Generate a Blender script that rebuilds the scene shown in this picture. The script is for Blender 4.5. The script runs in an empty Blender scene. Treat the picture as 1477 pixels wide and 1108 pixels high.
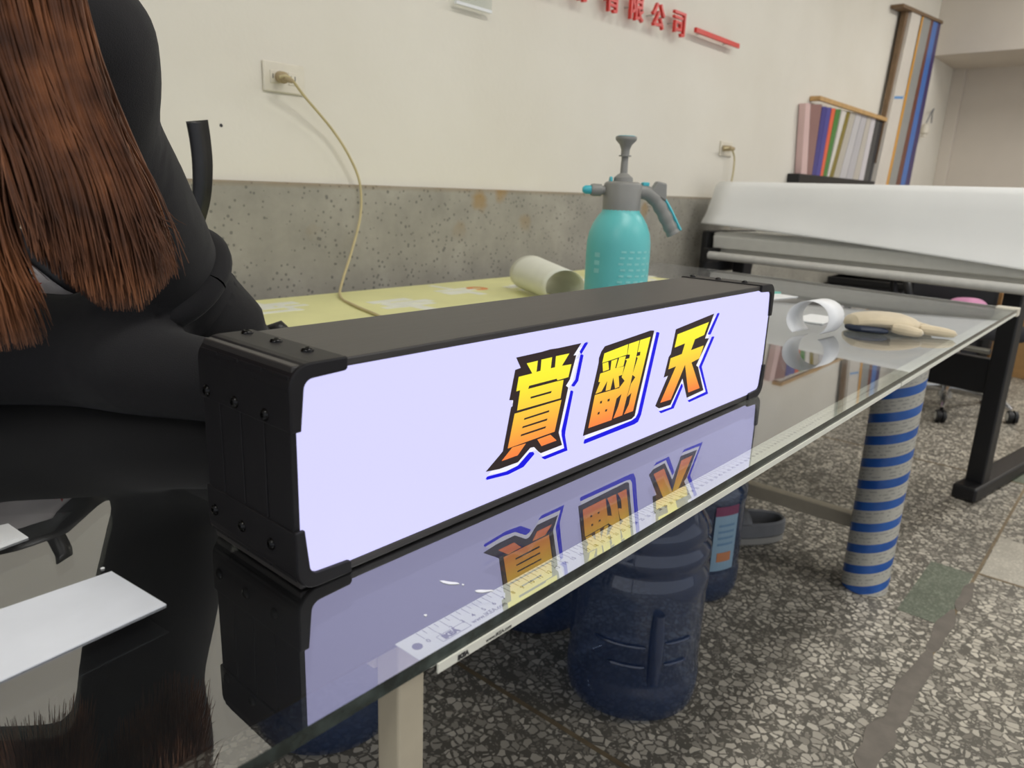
import bpy, bmesh, math, random
import numpy as np
from mathutils import Vector, Matrix
random.seed(7); rng = np.random.RandomState(7)
D = bpy.data; SC = bpy.context.scene; COL = SC.collection

# ------------------------------------------------------------------ camera
# world: X along the work table, Y towards the back wall, Z up, table top at z = 0, floor at z = -0.75 (metres)
FPX, CX, CY, CAMZ = 1063.83, 738.5, 554.0, 0.2648
YAW, PIT, ROL = math.radians(49.153), math.radians(14.857), math.radians(-2.251)
_f = np.array([math.sin(YAW)*math.cos(PIT), math.cos(YAW)*math.cos(PIT), -math.sin(PIT)])
_r = np.array([math.cos(YAW), -math.sin(YAW), 0.0]); _d = np.cross(_f, _r)
RR = np.array([_r*math.cos(ROL)+_d*math.sin(ROL), -_r*math.sin(ROL)+_d*math.cos(ROL), _f])
cam_d = D.cameras.new('camera'); cam = D.objects.new('camera', cam_d); COL.objects.link(cam)
cam_d.sensor_fit = 'HORIZONTAL'; cam_d.sensor_width = 36.0; cam_d.lens = FPX/1477*36.0
cam_d.clip_start = 0.01; cam_d.clip_end = 60
cam.matrix_world = Matrix(((RR[0][0], -RR[1][0], -RR[2][0], 0), (RR[0][1], -RR[1][1], -RR[2][1], 0),
                           (RR[0][2], -RR[1][2], -RR[2][2], CAMZ), (0, 0, 0, 1)))
cam_d.dof.use_dof = True; cam_d.dof.focus_distance = 0.72; cam_d.dof.aperture_fstop = 9.5
SC.camera = cam
def ray(u, v): return RR.T @ np.array([(u-CX)/FPX, (v-CY)/FPX, 1.0])
OO = np.array([0, 0, CAMZ])
def onz(u, v, z): r = ray(u, v); return Vector(OO + r*((z-CAMZ)/r[2]))
def ony(u, v, y): r = ray(u, v); return Vector(OO + r*(y/r[1]))
def onx(u, v, x): r = ray(u, v); return Vector(OO + r*(x/r[0]))

# ------------------------------------------------------------------ light and exposure
VS = SC.view_settings
VS.view_transform = 'Standard'; VS.look = 'None'; VS.gamma = 1.0; VS.use_curve_mapping = False; VS.exposure = 0.0
world = D.worlds.new('world'); SC.world = world; world.use_nodes = True
wb = world.node_tree.nodes['Background']; wb.inputs[0].default_value = (0.90, 0.93, 1.0, 1); wb.inputs[1].default_value = 0.82
CEIL = 2.05
def area(name, loc, sx, sy, power, col=(1.0, 0.98, 0.945)):
    l = D.lights.new(name, 'AREA'); l.shape = 'RECTANGLE'; l.size = sx; l.size_y = sy; l.energy = power; l.color = col
    o = D.objects.new(name, l); COL.objects.link(o); o.location = loc
    return o
LAMPS = [(1.0, -0.2), (3.6, -0.2), (5.6, -0.2), (2.3, -1.9), (-1.4, -0.2)]
for i, (x, y) in enumerate(LAMPS):
    area('ceiling_lamp_light', (x, y, CEIL-0.075), 1.2, 0.28, (20, 16, 34, 22, 17)[i])

# ------------------------------------------------------------------ helpers
class MB:
    def __init__(s): s.v = []; s.f = []
    def add(s, vs, fs):
        b = len(s.v); s.v += [tuple(p) for p in vs]; s.f += [tuple(b+i for i in f) for f in fs]; return s
    def box(s, x0, x1, y0, y1, z0, z1, M=None):
        vs = [Vector((x, y, z)) for z in (z0, z1) for y in (y0, y1) for x in (x0, x1)]
        if M: vs = [M @ p for p in vs]
        return s.add(vs, [(0, 2, 3, 1), (4, 5, 7, 6), (0, 1, 5, 4), (2, 6, 7, 3), (0, 4, 6, 2), (1, 3, 7, 5)])
    def prism(s, pts, d):               # pts: 3D polygon, d: extrusion vector
        n = len(pts); d = Vector(d); P = [Vector(p) for p in pts]
        return s.add(P + [p+d for p in P], [tuple(range(n))[::-1], tuple(range(n, 2*n))] + [(i, (i+1) % n, n+(i+1) % n, n+i) for i in range(n)])
    def lathe(s, prof, seg=32, c=(0, 0, 0), M=None, capb=True, capt=True):
        vs = []; n = len(prof)
        for r, z in prof:
            for k in range(seg):
                a = 2*math.pi*k/seg; p = Vector((r*math.cos(a), r*math.sin(a), z)); p = M @ p if M else p
                vs.append(p+Vector(c))
        fs = [(i*seg+k, i*seg+(k+1) % seg, (i+1)*seg+(k+1) % seg, (i+1)*seg+k) for i in range(n-1) for k in range(seg)]
        if capb: fs.append(tuple(range(seg))[::-1])
        if capt: fs.append(tuple((n-1)*seg+k for k in range(seg)))
        return s.add(vs, fs)
    def tube(s, path, rad, seg=10, sx=1.0, cap=True, up=None):
        P = [Vector(p) for p in path]; n = len(P)
        if not hasattr(rad, '__len__'): rad = [rad]*n
        vs = []; prev = None
        for i in range(n):
            t = (P[min(i+1, n-1)]-P[max(i-1, 0)]).normalized()
            if prev is None:
                u = Vector(up) if up else (Vector((0, 0, 1)) if abs(t.z) < .9 else Vector((1, 0, 0)))
            else: u = prev
            u = (u - t*u.dot(t)).normalized(); w = t.cross(u); prev = u
            for k in range(seg):
                a = 2*math.pi*k/seg; vs.append(P[i] + u*math.cos(a)*rad[i] + w*math.sin(a)*rad[i]*sx)
        fs = [(i*seg+k, i*seg+(k+1) % seg, (i+1)*seg+(k+1) % seg, (i+1)*seg+k) for i in range(n-1) for k in range(seg)]
        if cap: fs += [tuple(range(seg))[::-1], tuple((n-1)*seg+k for k in range(seg))]
        return s.add(vs, fs)
    def grid(s, rows):                  # rows of 3D points
        n, m = len(rows), len(rows[0])
        return s.add([p for r in rows for p in r], [(i*m+j, i*m+j+1, (i+1)*m+j+1, (i+1)*m+j) for i in range(n-1) for j in range(m-1)])
    def build(s, name, mat, parent=None, smooth=False, bevel=0, bseg=2, solid=0, sub=0, loc=None, angle=35):
        me = D.meshes.new(name); me.from_pydata(s.v, [], s.f); me.update()
        bm = bmesh.new(); bm.from_mesh(me); bmesh.ops.recalc_face_normals(bm, faces=bm.faces); bm.to_mesh(me); bm.free()
        if mat: me.materials.append(mat)
        o = D.objects.new(name, me); COL.objects.link(o)
        if loc: o.location = loc
        if parent: o.parent = parent
        if smooth:
            for p in me.polygons: p.use_smooth = True
            me.set_sharp_from_angle(angle=math.radians(angle))
        if solid: m = o.modifiers.new('solid', 'SOLIDIFY'); m.thickness = solid; m.offset = 0
        if bevel: m = o.modifiers.new('bevel', 'BEVEL'); m.width = bevel; m.segments = bseg; m.limit_method = 'ANGLE'
        if sub: m = o.modifiers.new('sub', 'SUBSURF'); m.levels = sub; m.render_levels = sub
        return o
def tag(o, label, cat, group=None):
    o['label'] = label; o['category'] = cat
    if group: o['group'] = group
    return o
def thing(name, label, cat, loc=(0, 0, 0), rz=0.0, group=None):
    o = D.objects.new(name, None); COL.objects.link(o); o.location = loc; o.rotation_euler = (0, 0, rz); o.empty_display_size = .05
    return tag(o, label, cat, group)
def struct(o): o['kind'] = 'structure'; return o
def copy_tree(o, parent=None):
    c = o.copy(); COL.objects.link(c); c.parent = parent
    for ch in list(o.children): copy_tree(ch, c)
    return c
def spline(pts, n=8):                   # Catmull-Rom through points
    P = [Vector(p) for p in pts]; out = []
    for i in range(len(P)-1):
        a, b, c, d = P[max(i-1, 0)], P[i], P[i+1], P[min(i+2, len(P)-1)]
        for k in range(n):
            t = k/n; out.append(.5*((2*b)+(c-a)*t+(2*a-5*b+4*c-d)*t*t+(3*b-a-3*c+d)*t**3))
    return out+[P[-1]]
def lin(r, g, b):
    return tuple(((c/255+.055)/1.055)**2.4 if c > 10 else c/255/12.92 for c in (r, g, b))
def text_mesh(body, size, offset=0.0, extrude=0.0, align='LEFT'):
    cu = D.curves.new('txt', 'FONT'); cu.body = body; cu.size = size; cu.offset = offset; cu.extrude = extrude; cu.align_x = align
    cu.resolution_u = 4
    o = D.objects.new('txt', cu); COL.objects.link(o); dg = bpy.context.evaluated_depsgraph_get()
    me = D.meshes.new_from_object(o.evaluated_get(dg)); D.objects.remove(o); D.curves.remove(cu)
    me.materials.clear(); return me

# ------------------------------------------------------------------ materials
class NT:
    def __init__(s, name):
        s.m = D.materials.new(name); s.m.use_nodes = True; s.t = s.m.node_tree; s.b = s.t.nodes['Principled BSDF']
        s.co = None
    def n(s, typ, **kw):
        x = s.t.nodes.new(typ)
        for k, v in kw.items():
            if k.startswith('i_'):
                key = k[2:].replace('_', ' '); x.inputs[key].default_value = v
            else: setattr(x, k, v)
        return x
    def l(s, a, b): s.t.links.new(a, b)
    def coord(s, obj=True):
        if not s.co: s.co = s.n('ShaderNodeTexCoord')
        return s.co.outputs['Object' if obj else 'Generated']
    def noise(s, scale, detail=4, rough=.55, vec=None, dist=0):
        x = s.n('ShaderNodeTexNoise'); x.inputs['Scale'].default_value = scale; x.inputs['Detail'].default_value = detail
        x.inputs['Roughness'].default_value = rough; x.inputs['Distortion'].default_value = dist
        s.l(vec or s.coord(), x.inputs['Vector']); return x.outputs['Fac']
    def ramp(s, fac, stops, interp='LINEAR'):
        r = s.n('ShaderNodeValToRGB'); r.color_ramp.interpolation = interp; e = r.color_ramp.elements
        while len(e) < len(stops): e.new(.5)
        for el, (p, c) in zip(e, stops): el.position = p; el.color = (*c, 1) if len(c) == 3 else c
        s.l(fac, r.inputs[0]); return r.outputs[0]
    def mix(s, fac, a, b, mode='MIX'):
        x = s.n('ShaderNodeMix', data_type='RGBA', blend_type=mode)
        for i, val in ((0, fac), (6, a), (7, b)):
            if hasattr(val, 'is_output'): s.l(val, x.inputs[i])
            elif i == 0: x.inputs[i].default_value = val
            else: x.inputs[i].default_value = (*val, 1)
        return x.outputs[2]
    def math(s, op, a, b=None, c=None):
        x = s.n('ShaderNodeMath', operation=op)
        for i, val in enumerate((a, b, c)):
            if val is None: continue
            if hasattr(val, 'is_output'): s.l(val, x.inputs[i])
            else: x.inputs[i].default_value = val
        return x.outputs[0]
    def bump(s, h, strength=.3, dist=.002):
        x = s.n('ShaderNodeBump'); x.inputs['Strength'].default_value = strength; x.inputs['Distance'].default_value = dist
        s.l(h, x.inputs['Height']); s.l(x.outputs[0], s.b.inputs['Normal'])
    def set(s, **kw):
        for k, v in kw.items():
            i = s.b.inputs[k.replace('_', ' ')]
            if hasattr(v, 'is_output'): s.l(v, i)
            else: i.default_value = (*v, 1) if isinstance(v, tuple) and len(v) == 3 else v
        return s
def simple(name, rgb, rough=.5, metal=0.0, spec=.5, var=.06, scale=30, bump=0.0, bscale=200, bdist=.001, **kw):
    """procedural paint / plastic / metal: noise-varied colour, optional fine relief; rgb in 0-255 display values"""
    c = lin(*rgb); t = NT(name)
    col = t.ramp(t.noise(scale), [(.3, tuple(x*(1-var) for x in c)), (.7, tuple(min(1, x*(1+var)) for x in c))])
    t.set(Base_Color=col, Roughness=rough, Metallic=metal)
    t.b.inputs['Specular IOR Level'].default_value = spec
    if bump: t.bump(t.noise(bscale, 3), bump, bdist)
    for k, v in kw.items(): t.set(**{k: v})
    return t.m
M = {}
def mk_glass(name, f0, tint=(1, 1, 1), dust=0.0, body=None):
    """window-style glass: clear transmission plus a Schlick mirror reflection"""
    t = NT(name); t.t.nodes.remove(t.b)
    g = t.n('ShaderNodeNewGeometry'); dp = t.n('ShaderNodeVectorMath', operation='DOT_PRODUCT')
    t.l(g.outputs['Normal'], dp.inputs[0]); t.l(g.outputs['Incoming'], dp.inputs[1])
    c = t.math('ABSOLUTE', dp.outputs['Value']); p = t.math('POWER', t.math('SUBTRACT', 1.0, c), 5.0)
    fr = t.math('MULTIPLY_ADD', p, 1-f0, f0)
    tr = t.n('ShaderNodeBsdfTransparent'); tr.inputs[0].default_value = (*tint, 1)
    gl = t.n('ShaderNodeBsdfGlossy'); gl.inputs['Roughness'].default_value = 0.012; gl.inputs[0].default_value = (.98, .98, 1, 1)
    ms = t.n('ShaderNodeMixShader'); t.l(fr, ms.inputs[0]); t.l(tr.outputs[0], ms.inputs[1]); t.l(gl.outputs[0], ms.inputs[2])
    out = ms.outputs[0]
    if dust:                             # fine dust film: optical depth grows towards grazing view
        df = t.n('ShaderNodeBsdfDiffuse'); df.inputs[0].default_value = (.62, .62, .62, 1)
        k = t.math('MINIMUM', t.math('DIVIDE', dust, t.math('MULTIPLY', c, c)), .3); k = t.math('MULTIPLY', k, t.math('MULTIPLY_ADD', t.noise(14, 4), 1.2, .4))
        m2 = t.n('ShaderNodeMixShader'); t.l(k, m2.inputs[0]); t.l(out, m2.inputs[1]); t.l(df.outputs[0], m2.inputs[2]); out = m2.outputs[0]
    if body:                             # milky tinted plastic: part of the light scatters in the wall
        pb = t.n('ShaderNodeBsdfPrincipled'); pb.inputs['Base Color'].default_value = (*body, 1); pb.inputs['Roughness'].default_value = .13
        m2 = t.n('ShaderNodeMixShader'); m2.inputs[0].default_value = .34; t.l(out, m2.inputs[1]); t.l(pb.outputs[0], m2.inputs[2]); out = m2.outputs[0]
    t.l(out, t.t.nodes['Material Output'].inputs[0]); return t.m
M['glass'] = mk_glass('table_glass', .29, (.93, .97, .95), dust=.0012); M['glass_under'] = mk_glass('table_glass_underside', .03)
M['clear'] = mk_glass('clear_acrylic', .05, (.93, .95, .95))
def mk_edge():
    t = NT('glass_edge'); t.set(Base_Color=t.ramp(t.noise(60), [(.4, (.006, .012, .011)), (.75, (.05, .07, .065))]), Roughness=.15); return t.m
M['edge'] = mk_edge()
M['black_sheet'] = simple('black_under_sheet', (14, 14, 17), .6, spec=.2)
M['tape'] = simple('tape_paper', (226, 226, 214), .6, var=.04)
M['ink'] = simple('ink', (40, 40, 44), .6)
M['grey_ink'] = simple('grey_ink', (120, 122, 128), .6)
M['blk_metal'] = simple('black_powder_coat', (23, 22, 25), .45, spec=.28, bump=.25, bscale=900, bdist=.0002)
def mk_brushed():
    t = NT('black_brushed_profile'); mp = t.n('ShaderNodeMapping'); mp.inputs['Scale'].default_value = (6, 260, 260); t.l(t.coord(), mp.inputs[0])
    nz = t.noise(5, 3, vec=mp.outputs[0]); t.set(Base_Color=t.ramp(nz, [(.35, lin(44, 42, 42)), (.7, lin(60, 57, 56))]), Roughness=.4); t.bump(nz, .15, .0003); return t.m
M['brushed'] = mk_brushed()
M['screw'] = simple('screw_black_oxide', (18, 18, 19), .22, metal=.6, spec=.6)
def emit(name, rgb, s):
    t = NT(name); nz = t.noise(3, 1); c = tuple(rgb)
    t.b.inputs['Specular IOR Level'].default_value = .25; t.set(Base_Color=tuple(x*.05 for x in c), Roughness=.35, Emission_Color=t.ramp(nz, [(0, tuple(x*.985 for x in c)), (1, c)]), Emission_Strength=s); return t.m
M['panel'] = emit('backlit_diffuser', (.655, .64, 1.0), 1.06)
M['p_white'] = emit('backlit_white', (.90, .89, 1.0), 1.0)
M['p_dark'] = emit('backlit_dark_brown', lin(46, 34, 34), 1.0)
M['p_blue'] = emit('backlit_blue', lin(12, 6, 215), 1.1)
def mk_grad():
    t = NT('backlit_yellow_to_red'); sep = t.n('ShaderNodeSeparateXYZ'); t.l(t.coord(), sep.inputs[0])
    mr = t.n('ShaderNodeMapRange'); mr.inputs['From Min'].default_value = .024; mr.inputs['From Max'].default_value = .13
    t.l(sep.outputs['Z'], mr.inputs['Value'])
    c = t.ramp(mr.outputs[0], [(0, lin(255, 92, 66)), (.12, lin(255, 112, 62)), (.30, lin(255, 160, 62)), (.52, lin(255, 205, 60)), (.78, lin(255, 246, 50)), (1, lin(255, 252, 60))])
    t.b.inputs['Specular IOR Level'].default_value = .25; t.set(Base_Color=(.04, .03, .01), Emission_Color=c, Emission_Strength=.97, Roughness=.4); return t.m
M['p_grad'] = mk_grad()
def mk_wall():
    t = NT('white_wall_paint'); c = t.ramp(t.noise(1.6, 5), [(.3, lin(222, 217, 204)), (.7, lin(230, 226, 215))])
    dirt = t.ramp(t.noise(9, 6, .7), [(.70, (0, 0, 0)), (.80, (1, 1, 1))]); c = t.mix(t.math('MULTIPLY', dirt, .10), c, lin(170, 160, 140))
    t.set(Base_Color=c, Roughness=.75); t.bump(t.noise(55, 4), .15, .004); return t.m
M['wall'] = mk_wall()
M['wall_far'] = simple('cream_wall_paint', (216, 208, 196), .8, var=.04, scale=2)
def mk_concrete():
    t = NT('pitted_concrete'); c = t.ramp(t.noise(7, 8, .65), [(.25, lin(140, 137, 127)), (.55, lin(160, 156, 145)), (.8, lin(178, 174, 163))])
    v = t.n('ShaderNodeTexVoronoi'); v.inputs['Scale'].default_value = 62; t.l(t.coord(), v.inputs[0])
    msk = t.math('LESS_THAN', v.outputs['Distance'], t.math('MULTIPLY', t.noise(16, 3), .42))
    c = t.mix(t.math('MULTIPLY', msk, .75), c, lin(104, 104, 98))
    v2 = t.n('ShaderNodeTexVoronoi'); v2.inputs['Scale'].default_value = 5.2; t.l(t.coord(), v2.inputs[0])
    st = t.ramp(t.math('ADD', v2.outputs['Distance'], t.math('MULTIPLY', t.noise(14, 5), .30)), [(.26, (1, 1, 1)), (.36, (0, 0, 0))])
    sp = t.n('ShaderNodeSeparateXYZ'); t.l(t.coord(), sp.inputs[0])
    hi = t.n('ShaderNodeMapRange'); hi.inputs['From Min'].default_value = .10; hi.inputs['From Max'].default_value = .24; t.l(sp.outputs['Z'], hi.inputs[0])
    c = t.mix(t.math('MULTIPLY', st, t.math('MULTIPLY', hi.outputs[0], .8)), c, lin(158, 128, 78))
    rim = t.n('ShaderNodeMapRange'); rim.inputs['From Min'].default_value = .244; rim.inputs['From Max'].default_value = .256; t.l(sp.outputs['Z'], rim.inputs[0])
    c = t.mix(t.math('MULTIPLY', rim.outputs[0], t.math('MULTIPLY', t.noise(9, 4), .9)), c, lin(140, 118, 84))
    t.set(Base_Color=c, Roughness=.85); t.bump(msk, .4, -.003); return t.m
M['concrete'] = mk_concrete()
def mk_terrazzo(name, base, c1, c2, scale):
    t = NT(name); wv = t.n('ShaderNodeVectorMath', operation='MULTIPLY_ADD')
    nz = t.n('ShaderNodeTexNoise'); nz.inputs['Scale'].default_value = 30; t.l(t.coord(), nz.inputs[0])
    wv.inputs[1].default_value = (.018, .018, 0); t.l(nz.outputs['Color'], wv.inputs[0]); t.l(t.coord(), wv.inputs[2])
    def layer(sc, lo, hi):
        v = t.n('ShaderNodeTexVoronoi', feature='DISTANCE_TO_EDGE'); v.inputs['Scale'].default_value = sc; t.l(wv.outputs[0], v.inputs[0])
        k = t.n('ShaderNodeTexVoronoi'); k.inputs['Scale'].default_value = sc; t.l(wv.outputs[0], k.inputs[0])
        s = t.n('ShaderNodeSeparateColor'); t.l(k.outputs['Color'], s.inputs[0])
        chip = t.math('GREATER_THAN', v.outputs['Distance'], t.math('MULTIPLY_ADD', s.outputs[0], hi-lo, lo))
        keep = t.math('LESS_THAN', s.outputs[1], .82); return t.math('MULTIPLY', chip, keep), s.outputs[2]
    m1, r1 = layer(scale, .05, .22); m2, r2 = layer(scale*2.2, .06, .35)
    c = t.mix(t.math('MULTIPLY', m2, .8), base, t.ramp(r2, [(0, c1), (1, c2)]))
    c = t.mix(m1, c, t.ramp(r1, [(0, c1), (.6, c2), (1, tuple(min(1, x*1.15) for x in c2))]))
    c = t.mix(t.math('MULTIPLY', t.ramp(t.noise(2.5, 5), [(.45, (0, 0, 0)), (.7, (1, 1, 1))]), .35), c, lin(70, 66, 60))
    t.set(Base_Color=c, Roughness=.42); t.b.inputs['Specular IOR Level'].default_value = .35; return t.m
M['terrazzo'] = mk_terrazzo('terrazzo', lin(112, 108, 99), lin(142, 136, 125), lin(212, 205, 190), 58)
M['terr_green'] = mk_terrazzo('green_terrazzo', lin(112, 120, 104), lin(118, 126, 110), lin(140, 146, 130), 110)
M['terr_white'] = mk_terrazzo('white_terrazzo', lin(196, 190, 176), lin(200, 194, 180), lin(214, 208, 194), 110)
M['brass'] = simple('joint_strip', (138, 122, 96), .5, metal=.3, var=.25, scale=20)
M['cement'] = simple('cement_patch', (126, 119, 110), .8, var=.15, scale=25)
M['ceiling'] = simple('ceiling_paint', (225, 222, 214), .85)
M['cream_steel'] = simple('cream_painted_steel', (196, 186, 164), .45, var=.05)
M['red'] = simple('red_acrylic_letter', (214, 44, 36), .3)
M['white_pl'] = simple('ivory_plastic', (222, 216, 200), .4, var=.03)
M['cord'] = simple('beige_cable', (196, 182, 138), .5)
M['plug'] = simple('beige_plug', (170, 152, 116), .5)
M['teal'] = simple('teal_plastic', (98, 192, 192), .38, var=.05, scale=8, spec=.5)
M['teal2'] = simple('bright_teal_plastic', (70, 182, 196), .35)
M['grey_pl'] = simple('grey_plastic', (136, 136, 132), .45, var=.04)
M['teal_print'] = simple('pale_print', (136, 206, 204), .5)
M['paper'] = simple('white_paper', (232, 234, 236), .6, var=.02)
M['paper_cool'] = simple('satin_paper', (226, 230, 238), .35, var=.05, scale=14)
M['trans_paper'] = simple('release_paper', (226, 228, 216), .5, var=.02)
M['teal_film'] = simple('teal_film', (110, 190, 176), .4)
M['wood'] = simple('plywood', (196, 158, 104), .6, var=.15, scale=18)
M['dk_wood'] = simple('brown_wood', (120, 96, 70), .6, var=.15, scale=18)
M['steel'] = simple('satin_steel', (190, 190, 186), .28, metal=.9, var=.03)
M['bar'] = simple('pale_grey_tube', (216, 216, 212), .3, metal=.1)
M['chrome'] = simple('chrome', (205, 205, 205), .18, metal=1.0, var=.02)
M['blk'] = simple('black_plastic', (24, 24, 26), .45)
M['dk_grey'] = simple('dark_grey_fabric', (52, 52, 56), .9)
M['printer_grey'] = simple('printer_grey', (220, 220, 214), .5, var=.03)
M['vinyl'] = simple('white_media', (243, 245, 245), .45, var=.02, scale=4)
M['card'] = simple('cardboard', (182, 142, 92), .8, var=.08)
M['pink'] = simple('pink_cloth', (206, 142, 178), .8, var=.12)
M['clog'] = simple('grey_rubber', (128, 130, 134), .5, var=.05)
M['clog_sole'] = simple('pale_rubber', (168, 166, 160), .6, var=.05)
def mk_cloth(name, rgb, sc=700, folds=.0, sheen=.3):
    t = NT(name); c = lin(*rgb); w = t.noise(sc, 2)
    t.set(Base_Color=t.ramp(t.noise(12), [(.3, tuple(x*.85 for x in c)), (.7, tuple(x*1.15 for x in c))]), Roughness=.9, Sheen_Weight=sheen)
    h = t.math('ADD', t.math('MULTIPLY', w, .08), t.math('MULTIPLY', t.noise(9, 2, dist=.8), folds)); t.bump(h, .5, .012); return t.m
M['hoodie'] = mk_cloth('black_sweatshirt', (21, 20, 23), 900, .9, .06)
M['trousers'] = mk_cloth('dark_trousers', (28, 30, 38), 900, .5)
M['glove_knit'] = mk_cloth('cream_knit', (206, 192, 164), 600, .7)
M['glove_blue'] = simple('navy_coating', (28, 40, 62), .5)
M['apron'] = mk_cloth('white_apron', (204, 198, 196), 900, .3)
M['star'] = simple('red_star_print', (190, 62, 60), .8)
M['pinkprint'] = simple('pink_print', (206, 130, 160), .8)
M['strap'] = simple('black_webbing', (22, 22, 24), .35, var=.3, scale=60)
M['skin'] = simple('skin', (214, 168, 140), .5, var=.04, scale=20)
M['lip'] = simple('lip', (178, 96, 90), .45); M['eye'] = simple('eye_white', (225, 225, 222), .2); M['iris'] = simple('iris', (40, 26, 20), .2)
def mk_hair():
    t = NT('auburn_hair'); c = t.ramp(t.noise(26, 3), [(.3, lin(58, 36, 26)), (.5, lin(98, 62, 42)), (.72, lin(140, 90, 58))])
    t.set(Base_Color=c, Roughness=.5); t.b.inputs['Specular IOR Level'].default_value = .3; return t.m
M['hair'] = mk_hair()
def mk_bottle():
    m = mk_glass('blue_polycarbonate', .06, (.50, .58, .72), body=lin(70, 88, 124)); return m
M['pc_blue'] = mk_bottle()
def mk_tape_roll():
    t = NT('blue_banded_wrap'); sp = t.n('ShaderNodeSeparateXYZ'); t.l(t.coord(), sp.inputs[0])
    ang = t.math('DIVIDE', t.math('ARCTAN2', sp.outputs['Y'], sp.outputs['X']), 2*math.pi)
    h = t.math('FRACT', t.math('SUBTRACT', t.math('DIVIDE', sp.outputs['Z'], .0605), t.math('MULTIPLY', ang, 2.0)))
    blue = t.math('LESS_THAN', h, .40)
    fine = t.math('MULTIPLY', t.math('GREATER_THAN', t.noise(90, 2), .52), t.math('GREATER_THAN', t.math('SINE', t.math('MULTIPLY', h, 38.0)), .2))
    c = t.mix(t.math('MULTIPLY', fine, .45), lin(196, 194, 184), lin(120, 120, 122))
    c = t.mix(blue, c, t.ramp(t.noise(9), [(.3, lin(36, 84, 166)), (.7, lin(58, 112, 196))]))
    t.set(Base_Color=c, Roughness=.25); return t.m
M['wrap'] = mk_tape_roll()
M['lime'] = simple('lime_vinyl', (228, 227, 166), .5, var=.06, scale=6)
M['lime_print'] = simple('white_print', (232, 234, 222), .5)
M['orange_print'] = simple('orange_print', (230, 150, 90), .5)
def board(rgb): return simple('board_%d_%d_%d' % rgb, rgb, .35, var=.04, scale=6)
def mk_lamp():
    t = NT('tube_lamp'); t.set(Base_Color=(.9, .9, .9), Emission_Color=(1, .97, .9), Emission_Strength=6.0); return t.m
M['lamp'] = mk_lamp()

# ------------------------------------------------------------------ the room
FZ = -0.75; WY = 1.62; WX = 7.3
floor = struct(MB().box(-3.5, WX+.1, -4.0, WY+.1, FZ-.1, FZ).build('floor', M['terrazzo']))
for k, (x0, x1, y0, y1) in enumerate([(-3.5, WX, .226, .234), (1.000, 1.010, .234, WY), (1.000, 1.010, -4, .226), (2.33, 2.338, -4, .226), (3.27, 3.278, .234, WY)]):
    MB().box(x0, x1, y0, y1, FZ-.01, FZ+.0012).build('joint_strip', M['brass'], floor)
MB().box(1.955, 2.318, .236, .345, FZ-.01, FZ+.0010).build('floor_tile', M['terr_green'], floor)
MB().box(3.282, 3.66, .238, .345, FZ-.01, FZ+.0010).build('floor_tile', M['terr_green'], floor)
MB().box(2.34, 2.66, .09, .224, FZ-.01, FZ+.0010).build('floor_tile', M['terr_white'], floor)
for k, (x, y, a, b) in enumerate([(1.62, .235, .20, .022), (1.93, .236, .13, .018), (1.40, .238, .10, .026), (2.16, .228, .10, .014)]):
    pts = [(x+a*math.cos(t), y+b*math.sin(t)*(1+.22*math.sin(5*t+k)), FZ+.0004) for t in np.linspace(0, 2*math.pi, 22)[:-1]]
    MB().prism(pts, (0, 0, .0011+.0003*k)).build('cement_patch', M['cement'], floor)
wall = struct(MB().box(-3.5, WX+.1, WY, WY+.12, FZ, CEIL).build('wall_back', M['wall']))
MB().box(-3.5, WX, WY-.012, WY+.01, FZ, .2585).build('concrete_dado', M['concrete'], wall, bevel=.004)
struct(MB().box(WX, WX+.12, -4.0, WY, FZ, CEIL).build('wall_right', M['wall_far']))
struct(MB().box(6.55, WX, -4.0, WY, 1.345, CEIL).build('trim_1', M['wall_far'], bevel=.004))
struct(MB().box(WX-.05, WX, WY-.09, WY, FZ, 1.345).build('trim_2', M['wall_far'], bevel=.004))
struct(MB().box(-3.5, WX+.1, -4.0, WY+.1, CEIL, CEIL+.1).build('ceiling', M['ceiling']))
for k, (x, y) in enumerate(LAMPS):
    t = thing('ceiling_lamp', 'white twin-tube ceiling lamp ' + ['above the work table', 'above the printer', 'by the far wall', 'in the middle of the room', 'beyond the person'][k], 'lamp', (x, y, CEIL), group='ceiling lamps')
    MB().box(-.62, .62, -.15, .15, -.03, 0).build('housing', M['white_pl'], t, bevel=.005)
    for s in (-.07, .07): MB().tube([(-.58, s, -.05), (.58, s, -.05)], .014, 10).build('tube', M['lamp'], t, smooth=True)

# ------------------------------------------------------------------ work table
tb = thing('work_table', 'long work table with a black-backed glass top and cream steel frame', 'table', (1.2, .9, FZ))
def T(p): return Vector(p)-Vector((1.2, .9, FZ))
TL, TRX, TRB, TF, TBK, TH = -.05, 2.418, 2.625, .277, 1.51, .0092
def tbuild(mb, name, mat, parent=tb, **k):
    mb.v = [tuple(T(v)) for v in mb.v]; return mb.build(name, mat, parent, **k)
gl = MB(); gl.prism([(TL, TF, -TH), (TRX, TF, -TH), (TRB, TBK, -TH), (TL, TBK, -TH)], (0, 0, TH))
glass = tbuild(gl, 'glass_top', M['glass'])
glass.data.materials.append(M['edge']); glass.data.materials.append(M['glass_under'])
for p in glass.data.polygons:
    if abs(p.normal.z) < .5: p.material_index = 1
    elif p.center.z < T((0, 0, -.005)).z: p.material_index = 2
bk = MB(); bk.prism([(TL+.01, .3105, -.0125), (TRX-.012, .3105, -.0125), (TRB-.012, TBK-.01, -.0125), (TL+.01, TBK-.01, -.0125)], (0, 0, .0022))
tbuild(bk, 'black_sheet', M['black_sheet'])
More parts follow.
